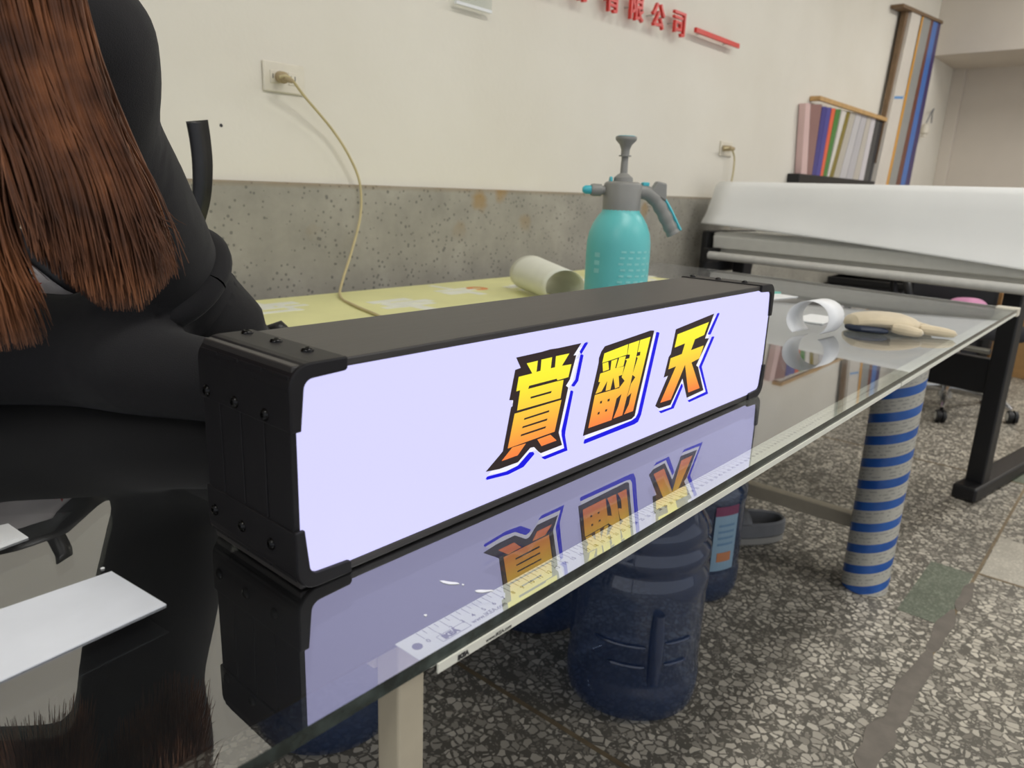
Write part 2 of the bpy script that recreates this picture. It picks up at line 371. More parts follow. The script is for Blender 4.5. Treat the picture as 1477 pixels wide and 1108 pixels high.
# frame
LEGS = [(ony(578, 1050, .335).x, .335), (ony(578, 1050, .335).x, 1.42), (2.105, .47), (2.105, 1.42)]
for (x, y) in LEGS:
    tbuild(MB().box(x-.0115, x+.0115, y-.0115, y+.0115, FZ, -.0126), 'leg', M['cream_steel'], bevel=.002)
lx = LEGS[0][0]
tbuild(MB().box(lx+.0115, 2.105-.0115, .35, .375, -.055, -.0126), 'rail', M['cream_steel'], bevel=.002)
tbuild(MB().box(lx+.0115, 2.105-.0115, 1.405, 1.435, -.055, -.0126), 'rail', M['cream_steel'], bevel=.002)
tbuild(MB().box(lx-.012, lx+.012, .3485, 1.4065, -.055, -.0126), 'rail', M['cream_steel'], bevel=.002)
tbuild(MB().box(2.095, 2.115, .4815, 1.4085, -.055, -.0126), 'rail', M['cream_steel'], bevel=.002)
tbuild(MB().box(2.087, 2.123, .4815, 1.4085, -.625, -.585), 'stretcher', M['cream_steel'], bevel=.003)
tbuild(MB().box(lx-.018, lx+.018, .3485, 1.4065, -.60, -.56), 'stretcher', M['cream_steel'], bevel=.003)
tbuild(MB().box(TRX-.025, TRX+.012, TF-.004, TF+.05, -.02, .0025), 'corner_guard', M['white_pl'], bevel=.002)
# paper measuring tapes stuck under the clear front margin of the glass
tx0 = onz(612, 936, 0).x
for k in range(3):
    x0 = tx0 + k*1.0; x1 = min(x0+.998, TRX-.03)
    if x1-x0 < .1: continue
    tp = tag(MB().box(x0, x1, TF+.0008, .3100, -.0104, -.0097).build('paper_tape_measure', M['tape']),
             ['white paper tape measure with printed logo under the glass front margin', 'paper tape measure laid under the glass, joined after the printed one', 'last short paper tape measure under the glass by the table corner'][k], 'tape measure', 'paper tapes along the table edge')
    lp = MB().box(x0+.004, x1, TF-.0016, TF-.0003, -.0150, -.0088).build('refracted_tape_image', M['tape'], tp)  # added strip standing in for the tape's image refracted through the glass edge
    ms = []
    def put(me, x, y, rz=0.0, z=-.0096):
        me.transform(Matrix.Translation((x, y, z)) @ Matrix.Rotation(rz, 4, 'Z')); ms.append(me)
    for c in range(0, 98):
        xx = x0+.0165+c*.01
        if xx > x1-.01: break
        put(text_mesh(str(c), .0052, .00008, align='CENTER'), xx+.0003, .2965)
    tk = MB()
    for c in range(0, 196):
        xx = x0+.0165+c*.005
        if xx > x1-.01: break
        ln = .0085 if c % 2 == 0 else .005
        tk.box(xx-.00018, xx+.00018, .3095-ln, .3095, -.0097, -.0096)
    tk.build('tick_marks', M['ink'], tp)
    if k == 0:
        put(text_mesh('IKEA', .0062, .00045), x0+.0255, .2918)
        put(text_mesh('www.IKEA.com', .0052, .00005), x0+.0500, .2912)
        lb = MB(); lb.box(x0+.0225, x0+.0475, .29055, .29085, -.0097, -.0096); lb.box(x0+.0225, x0+.0475, .2972, .2975, -.0097, -.0096)
        lb.box(x0+.0225, x0+.0228, .2906, .2975, -.0097, -.0096); lb.box(x0+.0472, x0+.0475, .2906, .2975, -.0097, -.0096)
        lb.build('logo_frame', M['ink'], tp)
        MB().lathe([(.0034, -.0097), (.0034, -.0095)], 20, (x0+.008, .2985, 0)).build('punch_hole', M['dk_grey'], tp)
        m2 = text_mesh('IKEA', .0045, .0004); m2.transform(Matrix.Translation((x0+.020, TF-.0018, -.0140)) @ Matrix.Rotation(math.pi/2, 4, 'X')); ms.append(m2)  # tape lettering repeated on the strip that imitates the refracted image
        m2 = text_mesh('www.IKEA.com', .0038, .0001); m2.transform(Matrix.Translation((x0+.045, TF-.0018, -.0138)) @ Matrix.Rotation(math.pi/2, 4, 'X')); ms.append(m2)
    pm = MB()
    for me in ms:
        pm.add([v.co.copy() for v in me.vertices], [tuple(p.vertices) for p in me.polygons]); D.meshes.remove(me)
    pm.build('printed_numbers', M['ink'], tp)

# ------------------------------------------------------------------ light box sign
X0, X1, Y0, Y1, ZT = .2388, .9785, .387, .503, .1555
sg = thing('light_box_sign', 'long black-framed light box sign with lit lilac face and flame-coloured characters', 'sign', (X0, Y0, 0))
def S(mb, name, mat, parent=sg, **k):
    mb.v = [tuple(Vector(v)-Vector((X0, Y0, 0))) for v in mb.v]; return mb.build(name, mat, parent, **k)
t_ = .0075; i_ = .0014                  # frame wall, inset behind the corner caps
fr = MB().box(X0+.004, X1-.004, Y0+i_, Y1-i_, ZT-t_, ZT-i_); S(fr, 'top_profile', M['brushed'], bevel=.0012)
S(MB().box(X0+.004, X1-.004, Y0+i_, Y1-i_, i_*.6, t_), 'bottom_profile', M['brushed'], bevel=.0012)
ys = [Y0+i_, .4195, .449, .477, Y1-i_]
for k in range(4):
    S(MB().box(X0+.0012, X0+.0062, ys[k]+.0005, ys[k+1]-.0005, t_, ZT-t_), 'end_panel', M['blk_metal'], bevel=.0006)
S(MB().box(X0+.0045, X0+.0056, Y0+.003, Y1-.003, t_, ZT-t_), 'end_backing', M['blk'])
S(MB().box(X1-.0062, X1-.0012, Y0+i_, Y1-i_, t_, ZT-t_), 'end_panel', M['blk_metal'], bevel=.0006)
S(MB().box(X0+.0062, X1-.0062, Y1-.006, Y1-.003, t_, ZT-t_), 'back_plate', M['blk_metal'])
def cap(xs, zs):                        # L-shaped rounded corner cap: xs=+1 left, -1 right; zs=+1 top, -1 bottom
    xo = X0 if xs > 0 else X1; zo = ZT if zs > 0 else 0.0; L, r, th, ri = .044, .016, .0105, .007
    def P(a, b): return (xo+xs*a, Y0-.0012, zo-zs*b)
    pts = [P(L, 0)] + [P(r-r*math.sin(t), r-r*math.cos(t)) for t in np.linspace(0, math.pi/2, 7)] + [P(0, L), P(th*.75, L), P(th*.75, L-.002)]
    pts += [P(th+ri-ri*math.cos(t), th+ri-ri*math.sin(t)) for t in np.linspace(0, math.pi/2, 6)] + [P(L-.002, th*.9), P(L, th*.75)]
    c = MB().prism(pts, (0, Y1-Y0+.0018, 0)); return S(c, 'corner_cap', M['blk_metal'], bevel=.0012)
def screw(par, c, nrm):
    n = Vector(nrm); q = Vector((0, 0, 1)).rotation_difference(n).to_matrix()
    a = Vector(c)-Vector((X0, Y0, 0))
    h = MB().lathe([(.0044, -.0002), (.0043, .0007), (.0036, .0017), (.0024, .0023), (.0017, .0024), (.0016, .0012)], 18, a, q).build('screw', M['screw'], par, smooth=True)
    return h
for xs in (1, -1):
    for zs in (1, -1):
        cp = cap(xs, zs); xo = X0 if xs > 0 else X1; zo = ZT if zs > 0 else 0.0
        for y in (.4155, .4535, .492):
            if zs > 0: screw(cp, (xo+xs*.033, y, ZT), (0, 0, 1))
            screw(cp, (xo, y, zo-zs*(.0375 if zs > 0 else .0265)) if zs > 0 else (xo, y, .0265), (-xs, 0, 0))
# lit face
def rrect(x0, x1, z0, z1, r, y):
    out = []
    for cx, cz, a0 in ((x1-r, z0+r, -90), (x1-r, z1-r, 0), (x0+r, z1-r, 90), (x0+r, z0+r, 180)):
        out += [(cx+r*math.cos(math.radians(a0+a)), y, cz+r*math.sin(math.radians(a0+a))) for a in range(0, 91, 15)]
    return out
PY = Y0+.0016
pan = S(MB().prism(rrect(X0+.0055, X1-.0055, t_+.0003, ZT-t_-.0003, .004, PY), (0, .003, 0)), 'lit_face', M['panel'])
def zA(x, y): return ony(700+x/5.0375, 480+y/5.0375, PY)
def zB(x, y): return ony(830+x/5.831, 460+y/5.831, PY)
def zC(x, y): return ony(930+x/6.517, 440+y/6.517, PY)
def prn(name, fn, polys, mat, layer, shift=(0, 0)):
    for pl in polys:
        pts = [fn(x+shift[0], y+shift[1]) for x, y in pl]; pts = [(p.x, PY-.00015*layer, p.z) for p in pts]
        me = MB().prism(pts, (0, .00012, 0)); S(me, name, mat, pan)
glyphs = [
 (zA, [[(222,180),(410,138),(470,120),(525,112),(695,75),(638,165),(658,163),(612,338),(583,385),(600,398),(530,725),(555,815),(400,875),(382,862),(352,830),(325,835),(235,940),(100,990),(0,1010),(110,880),(125,860),(185,540),(195,535),(200,490),(172,490),(215,270),(255,255)]],
  [[(240,320),(338,295),(298,222),(378,203),(368,285),(398,275),(405,195),(482,177),(472,258),(503,250),(510,170),(607,150),(553,240),(622,228),(600,322),(520,345),(516,333),(315,385),(308,408),(520,352),(565,342),(543,475),(228,565),(250,417),(222,425)],
   [(210,588),(550,487),(500,718),(160,840)], [(193,833),(292,803),(232,890),(115,932)], [(375,775),(470,740),(515,782),(405,823)]],
  [[(325,465),(478,422),(472,437),(325,478)], [(280,620),(460,562),(458,575),(276,633)], [(268,680),(447,622),(443,636),(263,693)], [(257,738),(437,678),(432,692),(252,752)]],
  [[(742,65),(690,152),(684,136),(720,75)], [(690,158),(707,157),(668,345),(640,385),(622,385),(652,340)], [(618,420),(633,420),(576,705),(572,740),(590,850),(425,915),(405,905),(572,838),(553,742),(552,712)], [(345,865),(350,876),(270,970),(160,1025),(0,1065),(12,1045),(150,1008),(235,965),(320,868)]], (20, 24)),
 (zB, [[(245,230),(215,275),(195,330),(192,370),(178,435),(135,625),(60,985),(470,840),(495,815),(520,700),(660,98),(630,97),(580,115)]],
  [[(240,290),(440,212),(430,300),(222,370)], [(225,375),(272,360),(278,425),(228,443)],
   [(300,352),(350,335),(330,415),(405,398),(390,470),(360,480),(365,570),(330,585),(315,490),(290,595),(250,605),(265,520),(215,610),(165,630),(205,530),(190,530),(205,460),(290,430)], [(365,325),(420,312),(400,395),(340,412)],
   [(160,640),(362,582),(300,850),(105,918)],
   [(448,210),(535,180),(505,330),(460,540),(430,650),(390,810),(315,838),(355,740),(385,630),(330,680),(365,580),(410,520),(385,490),(430,350),(415,340),(450,330),(455,300),(434,300)],
   [(542,178),(628,150),(480,775),(405,802),(445,720),(468,620),(432,655),(464,545),(500,490),(475,470),(520,330),(510,315),(540,305),(543,275),(520,280)]],
  [[(205,692),(220,688),(216,708),(201,712)], [(267,675),(285,670),(281,690),(264,695)], [(185,785),(200,780),(196,800),(180,805)], [(248,762),(263,757),(259,776),(244,780)]],
  [[(680,110),(700,112),(545,800),(520,860),(490,880),(65,1047),(75,1015),(470,855),(505,830),(525,790)]], (16, 26)),
 (zC, [[(290,228),(650,80),(563,315),(600,312),(480,568),(498,582),(548,800),(392,872),(352,690),(238,938),(130,972),(95,950),(215,665),(175,682),(222,490),(242,460)]],
  [[(305,275),(598,160),(555,280),(468,322),(430,425),(550,380),(510,500),(435,540),(512,780),(405,822),(375,560),(240,888),(142,918),(290,575),(218,605),(240,500),(345,460),(375,360),(277,400)]],
  [],
  [[(698,72),(680,80),(590,275),(612,270)], [(648,292),(628,300),(508,580),(572,815),(400,898),(410,908),(588,828),(528,575)], [(350,760),(345,735),(245,960),(130,1000),(145,1012),(265,965)]], (22, 22))]
for fn, dark, fill, slots, blue, sh in glyphs:
    prn('halo_print', fn, dark, M['p_white'], 1, sh); prn('shadow_print', fn, blue, M['p_blue'], 2); prn('shadow_print', fn, blue, M['p_blue'], 2.4, (5, 5))
    prn('outline_print', fn, dark, M['p_dark'], 3); prn('fill_print', fn, fill, M['p_grad'], 4); prn('slot_print', fn, slots, M['p_dark'], 5)

# ------------------------------------------------------------------ things on the table
# yellow-green vinyl sheet along the back
ls = thing('vinyl_sheet', 'yellow-green printed vinyl sheet spread along the back of the table', 'vinyl sheet', (1.2, 1.2, 0))
MB().box(-.72, .93, -.22, .305, .0002, .0016).build('sheet', M['lime'], ls)
r2 = random.Random(3)
for gx in range(7):
    cx = -.62+gx*.25; cyy = .08+.10*(gx % 2)
    for k in range(5):
        w, h = r2.uniform(.07, .15), r2.uniform(.018, .034); ox, oy = r2.uniform(-.04, .04), r2.uniform(-.06, .06)
        if k % 2: w, h = h, w*.9
        MB().box(cx+ox-w/2, cx+ox+w/2, cyy+oy-h/2, cyy+oy+h/2, .0014, .0019+.0001*k).build('print_stroke', M['lime_print'], ls)
pc = onz(688, 417, 0)-Vector((1.2, 1.2, 0))
rg = MB()
n = 24
rg.add([(pc.x+r*math.cos(2*math.pi*k/n), pc.y+r*math.sin(2*math.pi*k/n), z) for z in (.0016, .002) for r in (.012, .03) for k in range(n)],
       [(2*n+k, 2*n+(k+1) % n, 3*n+(k+1) % n, 3*n+k) for k in range(n)]+[(n+k, n+(k+1) % n, 3*n+(k+1) % n, 3*n+k) for k in range(n)])
rg.build('orange_ring', M['orange_print'], ls)
# rolled release paper
a, b = Vector((1.525, 1.27, 0)), Vector((1.405, 1.06, 0)); ax = (b-a).normalized(); nx = Vector((-ax.y, ax.x, 0))
rows = []
for i in range(9):
    s = i/8; r = .046-.006*s; c = a.lerp(b, s)+Vector((0, 0, .0022+r))
    rows.append([c+nx*math.cos(t)*r*1.25+Vector((0, 0, math.sin(t)*r)) for t in np.linspace(-1.2, 4.2, 30)])
tag(MB().grid(rows).build('rolled_paper', M['trans_paper'], smooth=True, solid=.0006, angle=80), 'curled white release paper lying on the yellow-green sheet', 'paper')
# pressure sprayer
by = .86; bp = ony(889, 395, by); bc = Vector((bp.x, by, 0))
sp = thing('pressure_sprayer', 'turquoise pump spray bottle with grey head and handle behind the light box', 'spray bottle', bc, math.radians(-40.85))
# local x = screen right, local y = away from the camera
BR = .0655
MB().lathe([(.0, .0018), (BR*.93, .0018), (BR, .008), (BR*1.0, .06), (BR*1.01, .14), (BR*1.0, .165), (BR*.95, .185), (BR*.84, .203), (BR*.70, .218), (BR*.60, .226), (BR*.58, .232)], 48, capb=False).build('bottle', M['teal'], sp, smooth=True)
MB().lathe([(.036, .224), (.0385, .227), (.0385, .279), (.036, .284), (.030, .286)], 28).build('pump_head', M['grey_pl'], sp, smooth=True, bevel=.003, angle=30)
MB().lathe([(.020, .285), (.019, .294), (.012, .300), (.0075, .303), (.0068, .335), (.0125, .3352), (.0125, .3375), (.0085, .338), (.0085, .348), (.0125, .358), (.0205, .366), (.0215, .370), (.0205, .3735), (.0, .3735)], 28).build('plunger', M['grey_pl'], sp, smooth=True)
MB().lathe([(.0175, .3738), (.0175, .3748)], 24).build('plunger_cap', M['teal2'], sp)
Rx = Matrix.Rotation(-math.pi/2, 3, 'Y')
nz = MB().lathe([(.009, .032), (.009, .044), (.012, .045), (.0125, .062), (.011, .066)], 16, (0, 0, .268), Rx).build('nozzle', M['grey_pl'], sp, smooth=True)
MB().lathe([(.0088, .066), (.0085, .078), (.005, .083)], 16, (0, 0, .268), Rx).build('nozzle_tip', M['teal2'], nz, smooth=True)
MB().lathe([(.0075, .0), (.0075, .004)], 12, (-.024, .0, .288), Matrix.Rotation(-math.pi/2, 3, 'Y')).build('valve', M['teal2'], sp)
hp = spline([(.030, 0, .268), (.052, 0, .266), (.072, 0, .252), (.090, 0, .228), (.106, 0, .202), (.116, 0, .186)], 5)
hr = [.0135]*len(hp)
for i in range(len(hr)): hr[i] = .0145 + .0010*math.sin(i*1.6)*(i > 8)
MB().tube(hp, hr, 12, .95).build('grip', M['grey_pl'], sp, smooth=True)
MB().prism([(.056, -.011, .268), (.070, -.011, .290), (.090, -.011, .286), (.092, -.011, .250)], (0, .020, 0)).build('trigger_guard', M['grey_pl'], sp, bevel=.003)
MB().box(.040, .054, -.008, .008, .279, .287).build('lock_button', M['teal2'], sp, bevel=.002)
MB().tube([p+Vector((.0125, 0, .0075)) for p in hp[11:]], .0045, 8, 2.2).build('trigger', M['teal2'], sp, smooth=True)
for row in range(6):                     # faint printed lines on the bottle
    for k in range(4+row % 2):
        a0 = math.radians(-104+k*15+row % 3*2); a1 = a0+math.radians(9); z = .088+row*.012
        MB().add([(BR*1.014*math.cos(a), BR*1.014*math.sin(a), zz) for zz in (z, z+.004) for a in (a0, (a0+a1)/2, a1)], [(0, 1, 4, 3), (1, 2, 5, 4)]).build('printed_line', M['teal_print'], sp)
for k in range(3):
    a0 = math.radians(-150); z = .105+.016*k
    MB().add([(BR*1.014*math.cos(a), BR*1.014*math.sin(a), zz) for zz in (z, z+.009) for a in (a0, a0+.1, a0+.2)], [(0, 1, 4, 3), (1, 2, 5, 4)]).build('printed_line', M['teal_print'], sp)
# curled strip of paper standing on the glass
c0 = onz(1177, 484, 0)
rows = []
for t in np.linspace(math.radians(-52), math.radians(232), 36):
    dx = Vector((.39, -.92, 0)); r = .043
    p = Vector((c0.x+.005, c0.y+.01, 0)) + dx*(math.cos(t)*r*.92) + Vector((0, 0, max(.0008, .034+math.sin(t)*r*.85)))
    w = Vector((.92, -.10, 0))*.036
    rows.append([p-w*.9, p+w*1.2])
tag(MB().grid(rows).build('paper_loop', M['paper'], smooth=True, solid=.0006, angle=80), 'white paper strip curled into a standing loop on the glass', 'paper')
tag(MB().box(-.06, .06, -.035, .035, .0003, .0035).build('paper_pad', M['paper'], loc=(1.72, .575, 0), bevel=.0006), 'small white paper pad lying behind the cream work glove', 'paper')
o = thing('film_offcut', 'white paper offcut with a teal film edge beside the light box end', 'offcut', (2.03, .80, 0), -.2)
MB().box(-.10, .06, -.035, .03, .0004, .002).build('paper', M['paper'], o); MB().box(-.10, .075, .03, .045, .0004, .006).build('film_edge', M['teal_film'], o)
# knitted glove
gv = thing('work_glove', 'crumpled cream knitted work glove with dark palm on the glass', 'glove', onz(1288, 478, 0), math.radians(-52))
def lump(rows_, nseg=14):                # rows: (x, y, z, ry, rz)
    m = MB(); vs = []
    for x, y, z, ry, rz in rows_:
        for k in range(nseg):
            a = 2*math.pi*k/nseg; q = 1+.10*math.sin(k*2.3+x*90)+.07*math.sin(k*5.1-x*140); vs.append((x, y+ry*math.cos(a)*q, max(.0006, z+rz*math.sin(a)*q)))
    n_ = len(rows_); fs = [(i*nseg+k, i*nseg+(k+1) % nseg, (i+1)*nseg+(k+1) % nseg, (i+1)*nseg+k) for i in range(n_-1) for k in range(nseg)]
    fs += [tuple(range(nseg))[::-1], tuple((n_-1)*nseg+k for k in range(nseg))]; return m.add(vs, fs)
lump([(-.100, 0, .012, .02, .008), (-.092, 0, .018, .042, .016), (-.06, .004, .021, .052, .020), (-.02, .0, .022, .055, .021), (.015, -.004, .020, .048, .019), (.035, -.004, .017, .040, .016), (.045, 0, .013, .03, .010)]).build('palm', M['glove_knit'], gv, smooth=True, sub=1)
for k, (y0, dx, dy, ln) in enumerate([(-.038, 1, -.35, .075), (-.012, 1, -.1, .050), (.012, 1, .05, .045), (.034, .95, .25, .040)]):
    pth = [Vector((.028, y0, .014)), Vector((.028+dx*ln*.5, y0+dy*ln*.5, .013)), Vector((.028+dx*ln, y0+dy*ln, .009))]
    MB().tube(pth, [.0125, .0115, .0085], 10).build('finger', M['glove_knit'], gv, smooth=True, sub=1)
MB().tube([(-.03, -.045, .016), (.0, -.066, .013), (.03, -.074, .010)], [.013, .012, .009], 10).build('thumb', M['glove_knit'], gv, smooth=True, sub=1)
lump([(-.108, -.012, .008, .012, .006), (-.092, -.030, .009, .026, .0075), (-.05, -.044, .008, .020, .007), (-.03, -.048, .007, .01, .005)]).build('coated_patch', M['glove_blue'], gv, smooth=True, sub=1)
# papers at the table's left end
def flat(name, px, mat, label, z0=.0003, th=.0008):
    pts = [onz(x, y, 0) for x, y in px]; c = sum(pts, Vector())/len(pts)
    return tag(MB().prism([(p.x-c.x, p.y-c.y, z0) for p in pts], (0, 0, th)).build(name, mat, loc=(c.x, c.y, 0)), label, 'paper')
flat('paper_sheet', [(161, 826), (240, 874), (-140, 1050), (-230, 960)], M['paper_cool'], 'long satin white paper sheet beside the light box on the glass')
flat('paper_slip', [(12, 757), (41, 777), (-60, 815), (-90, 780)], M['paper'], 'small folded white paper slip under the person\'s sleeve', th=.0008)
flat('paper_slip', [(2, 762), (26, 778), (-60, 808), (-80, 785)], M['paper'], 'smaller white paper slip lying on another slip', z0=.0012, th=.0006)
# glue smears and crumbs on the glass
for k, (u, v, L, w, a) in enumerate([(648, 841, .0135, .0016, -1.05), (698, 853, .012, .0015, -.7), (614, 888, .002, .001, 0), (668, 844, .0014, .0009, 0)]):
    c = onz(u, v, 0); pts = [(L*.5*math.cos(t)*(1+.12*math.sin(5*t+k)), w*math.sin(t)*(1+.35*math.sin(3*t+k)), .0001) for t in np.linspace(0, 2*math.pi, 19)[:-1]]
    ob = MB().prism(pts, (0, 0, .0003)).build('glue_smear', M['paper'], loc=(c.x, c.y, 0)); ob.rotation_euler.z = a
    tag(ob, ['longest whitish glue smear on the glass before the sign', 'second glue smear on the glass near the tape measure', 'tiny white crumb on the glass before the light box', 'tiny white speck beside the longest glue smear'][k], 'smear', 'marks on the glass')
cr = onz(148, 821, 0); tag(MB().lathe([(.001, .0002), (.0015, .0006), (.0012, .001), (.0005, .0012)], 7, (cr.x, cr.y, 0)).build('crumb', M['paper']), 'tiny pale crumb beside the satin paper sheet', 'crumb')

# ------------------------------------------------------------------ on the back wall
def outlet(label, c, w, h):
    o = thing('wall_outlet', label, 'outlet', c)
    MB().box(-w/2, w/2, -.007, 0, -h/2, h/2).build('cover_plate', M['white_pl'], o, bevel=.004)
    for sx in (-.24, .20):
        sock = MB().box(sx*w-.012, sx*w+.012, -.009, -.006, -.014, .014).build('socket', M['white_pl'], o, bevel=.002)
        for q in (-.005, .005): MB().box(sx*w+q-.001, sx*w+q+.001, -.0094, -.0088, -.004, .006).build('slot', M['ink'], sock)
    return o
oc = ony(408, 113, WY); outlet('ivory double wall outlet with the long beige cord plugged in', oc, .108, .066)
oc2 = ony(1046, 215, WY); outlet('ivory wall outlet above the white-covered printer', oc2, .12, .066)
cd = thing('power_cord', 'long beige power cord hanging from the outlet onto the vinyl sheet', 'cord', (oc.x, WY-.02, 0))
def C(p): return Vector(p)-Vector((oc.x, WY-.02, 0))
pts = [ony(403, 111, WY-.05), ony(418, 112, WY-.058), ony(440, 140, WY-.045), ony(480, 188, WY-.03), ony(505, 228, WY-.028), ony(519, 265, WY-.026), ony(520, 310, WY-.03), ony(508, 360, WY-.05), ony(494, 405, WY-.10), onz(491, 428, .005), onz(512, 441, .005), onz(545, 455, .005), onz(600, 480, .005)]
MB().tube([C(p) for p in spline(pts, 8)], .0032, 8).build('cable', M['cord'], cd, smooth=True)
p0 = ony(404, 111, WY-.01); p1 = ony(414, 113, WY-.055)
MB().tube([C(p0), C(p0.lerp(p1, .55)), C(p0.lerp(p1, .6)), C(p1), C(p1+Vector((.012, -.004, -.006)))], [.013, .013, .010, .008, .0045], 12).build('plug', M['plug'], cd, smooth=True)
cd2 = thing('power_cord', 'short beige cord dropping behind the white-covered printer', 'cord', (oc2.x, WY-.02, 0))
def C2(p): return Vector(p)-Vector((oc2.x, WY-.02, 0))
pts = [ony(1044, 214, WY-.03), ony(1054, 214, WY-.035), ony(1059, 226, WY-.03), ony(1058, 245, WY-.03), ony(1054, 270, WY-.03), ony(1052, 300, WY-.03)]
MB().tube([C2(p) for p in spline(pts, 6)], .0042, 8).build('cable', M['cord'], cd2, smooth=True)
p0 = ony(1043, 214, WY-.008); MB().tube([C2(p0), C2(p0+Vector((.01, -.03, 0))), C2(p0+Vector((.035, -.035, 0)))], [.013, .012, .008], 10).build('plug', M['plug'], cd2, smooth=True)
hq = ony(319, 181, WY); MB().lathe([(.004, 0), (.003, .0012)], 10, (hq.x, WY, hq.z), Matrix.Rotation(math.pi/2, 3, 'X')).build('screw_hole', M['ink'], wall)
# raised red company lettering
LY = WY-.035
zc = ony(983, 54, LY).z; lh = ony(983, 18, LY).z-zc; lxs = {}
pitch = ony(978, 35, LY).x - ony(933, 22, LY).x
x_si = ony(971, 30, LY).x
for k, ch in enumerate('股份有限公司'):
    lcx = ony((790, 838, 882, 918, 949, 979)[k], (-25, -8, 4, 16, 27, 36)[k], LY).x
    me = text_mesh(ch, lh*1.08, lh*.016, .006); xs = [v.co.x for v in me.vertices]; zs = [v.co.y for v in me.vertices]
    w0, w1, h0, h1 = min(xs), max(xs), min(zs), max(zs)
    me.transform(Matrix.Translation((-(w0+w1)/2, -h0, 0))); me.transform(Matrix.Diagonal((lh*1.0/(w1-w0), lh/(h1-h0), 1, 1))); me.transform(Matrix.Rotation(math.pi/2, 4, 'X'))
    o = thing('sign_letter', '%s red wall character counted from the red bar' % ['sixth', 'fifth', 'fourth', 'third', 'second', 'first'][k], 'letter', (lcx, LY, zc), group='red wall lettering')
    f = D.objects.new('letter_face', me); COL.objects.link(f); f.parent = o; me.materials.append(M['red'])
    for q in (-.3, .3): MB().tube([(q*lh, .004, lh*.5), (q*lh, WY-LY+.002, lh*.5)], .003, 8).build('standoff_pin', M['steel'], o)
ba, bb = ony(1003, 43, LY), ony(1065, 68, LY)
br = thing('sign_bar', 'raised red acrylic bar after the red wall letters', 'letter', ((ba.x+bb.x)/2, LY, ba.z), group='red wall lettering')
MB().box(-(bb.x-ba.x)/2, (bb.x-ba.x)/2, -.006, .006, -.009, .009).build('bar_face', M['red'], br, bevel=.001)
for q in (-.3, .3): MB().tube([(q*.4, .004, 0), (q*.4, WY-LY+.002, 0)], .003, 8).build('standoff_pin', M['steel'], br)
pa, pb = ony(657, 2, WY-.02), ony(708, 20, WY-.02)
ap = thing('acrylic_plate', 'clear acrylic plate with a white lower edge on the wall', 'sign plate', ((pa.x+pb.x)/2, WY-.02, pb.z)); hwp = (pb.x-pa.x)/2
MB().box(-hwp, hwp, -.003, .003, .008, .36).build('plate', M['clear'], ap); MB().box(-hwp, hwp, -.005, .005, 0, .008).build('white_edge', M['paper'], ap)
for q in (-hwp*.7, hwp*.7): MB().tube([(q, .003, .2), (q, .022, .2)], .006, 10).build('standoff', M['steel'], ap)

# ------------------------------------------------------------------ rack with acrylic sheets
RY = WY-.055
def slab(name, px, yf, yb, mat, label=None, cat=None, group=None, parent=None):
    P = [ony(x, y, yf) for x, y in px]; c = Vector((sum(p.x for p in P)/4, (yf+yb)/2, min(p.z for p in P)))
    ob = MB().prism([p-c for p in P], (0, yb-yf, 0)).build(name, mat, parent, loc=c)
    return tag(ob, label, cat, group) if label else ob
def rk(x): return 1140+x/7.15
rack = thing('sheet_rack', 'low wooden wall rack holding short acrylic sheets', 'rack', (ony(1187, 142, RY).x, RY, ony(1172, 250, RY).z))
def RL(p): return Vector(p)-rack.location
a, b = ony(1187, 143, RY), ony(1279, 170, RY); zz = a.z
xr0 = a.x-.05
MB().box(xr0-rack.location.x, b.x-rack.location.x, -.005, .012, zz-rack.location.z-.012, zz-rack.location.z+.012).build('front_bar', M['wood'], rack, bevel=.002)
MB().box(xr0-rack.location.x, xr0-rack.location.x+.03, .012, WY-RY-.002, zz-rack.location.z-.012, zz-rack.location.z+.012).build('side_bar', M['wood'], rack, bevel=.002)
zb = ony(1172, 252, RY).z; x_l = ony(1150, 252, RY).x
MB().box(x_l-rack.location.x, b.x-rack.location.x, -.012, WY-RY-.002, zb-rack.location.z-.05, zb-rack.location.z-.002).build('base_tray', M['blk'], rack, bevel=.003)
sheets = [((110, 172), (160, 212), (222, 190, 186), 'translucent pale pink acrylic sheet at the open end of the rack'), ((172, 222), (214, 330), (150, 112, 108), 'mauve brown acrylic sheet beside the indigo ones'),
 ((222, 262), (332, 378), (66, 62, 140), 'indigo acrylic sheet beside the mauve one'), ((262, 305), (378, 428), (78, 74, 156), 'lighter indigo acrylic sheet beside the orange one'), ((305, 335), (430, 470), (236, 104, 66), 'orange acrylic sheet in the rack'),
 ((335, 372), (472, 525), (74, 134, 58), 'green acrylic sheet in the rack'), ((378, 402), (535, 586), (226, 222, 214), 'white acrylic sheet leaning against the green one'), ((396, 440), (588, 622), (140, 124, 42), 'olive acrylic sheet in the rack'),
 ((440, 500), (624, 682), (196, 190, 178), 'beige grey acrylic sheet beside the olive one'), ((500, 570), (684, 742), (206, 204, 206), 'pale grey acrylic sheet among the white ones'), ((570, 640), (744, 800), (196, 194, 198), 'cool grey acrylic sheet among the white ones'),
 ((640, 700), (802, 842), (200, 194, 184), 'warm off-white acrylic sheet before the white one'), ((700, 752), (844, 890), (216, 212, 216), 'white acrylic sheet next to the dark grey ones'), ((752, 805), (892, 938), (64, 66, 68), 'dark grey acrylic sheet next to the white ones'),
 ((805, 858), (940, 998), (50, 50, 54), 'darkest grey acrylic sheet beside the tall boards')]
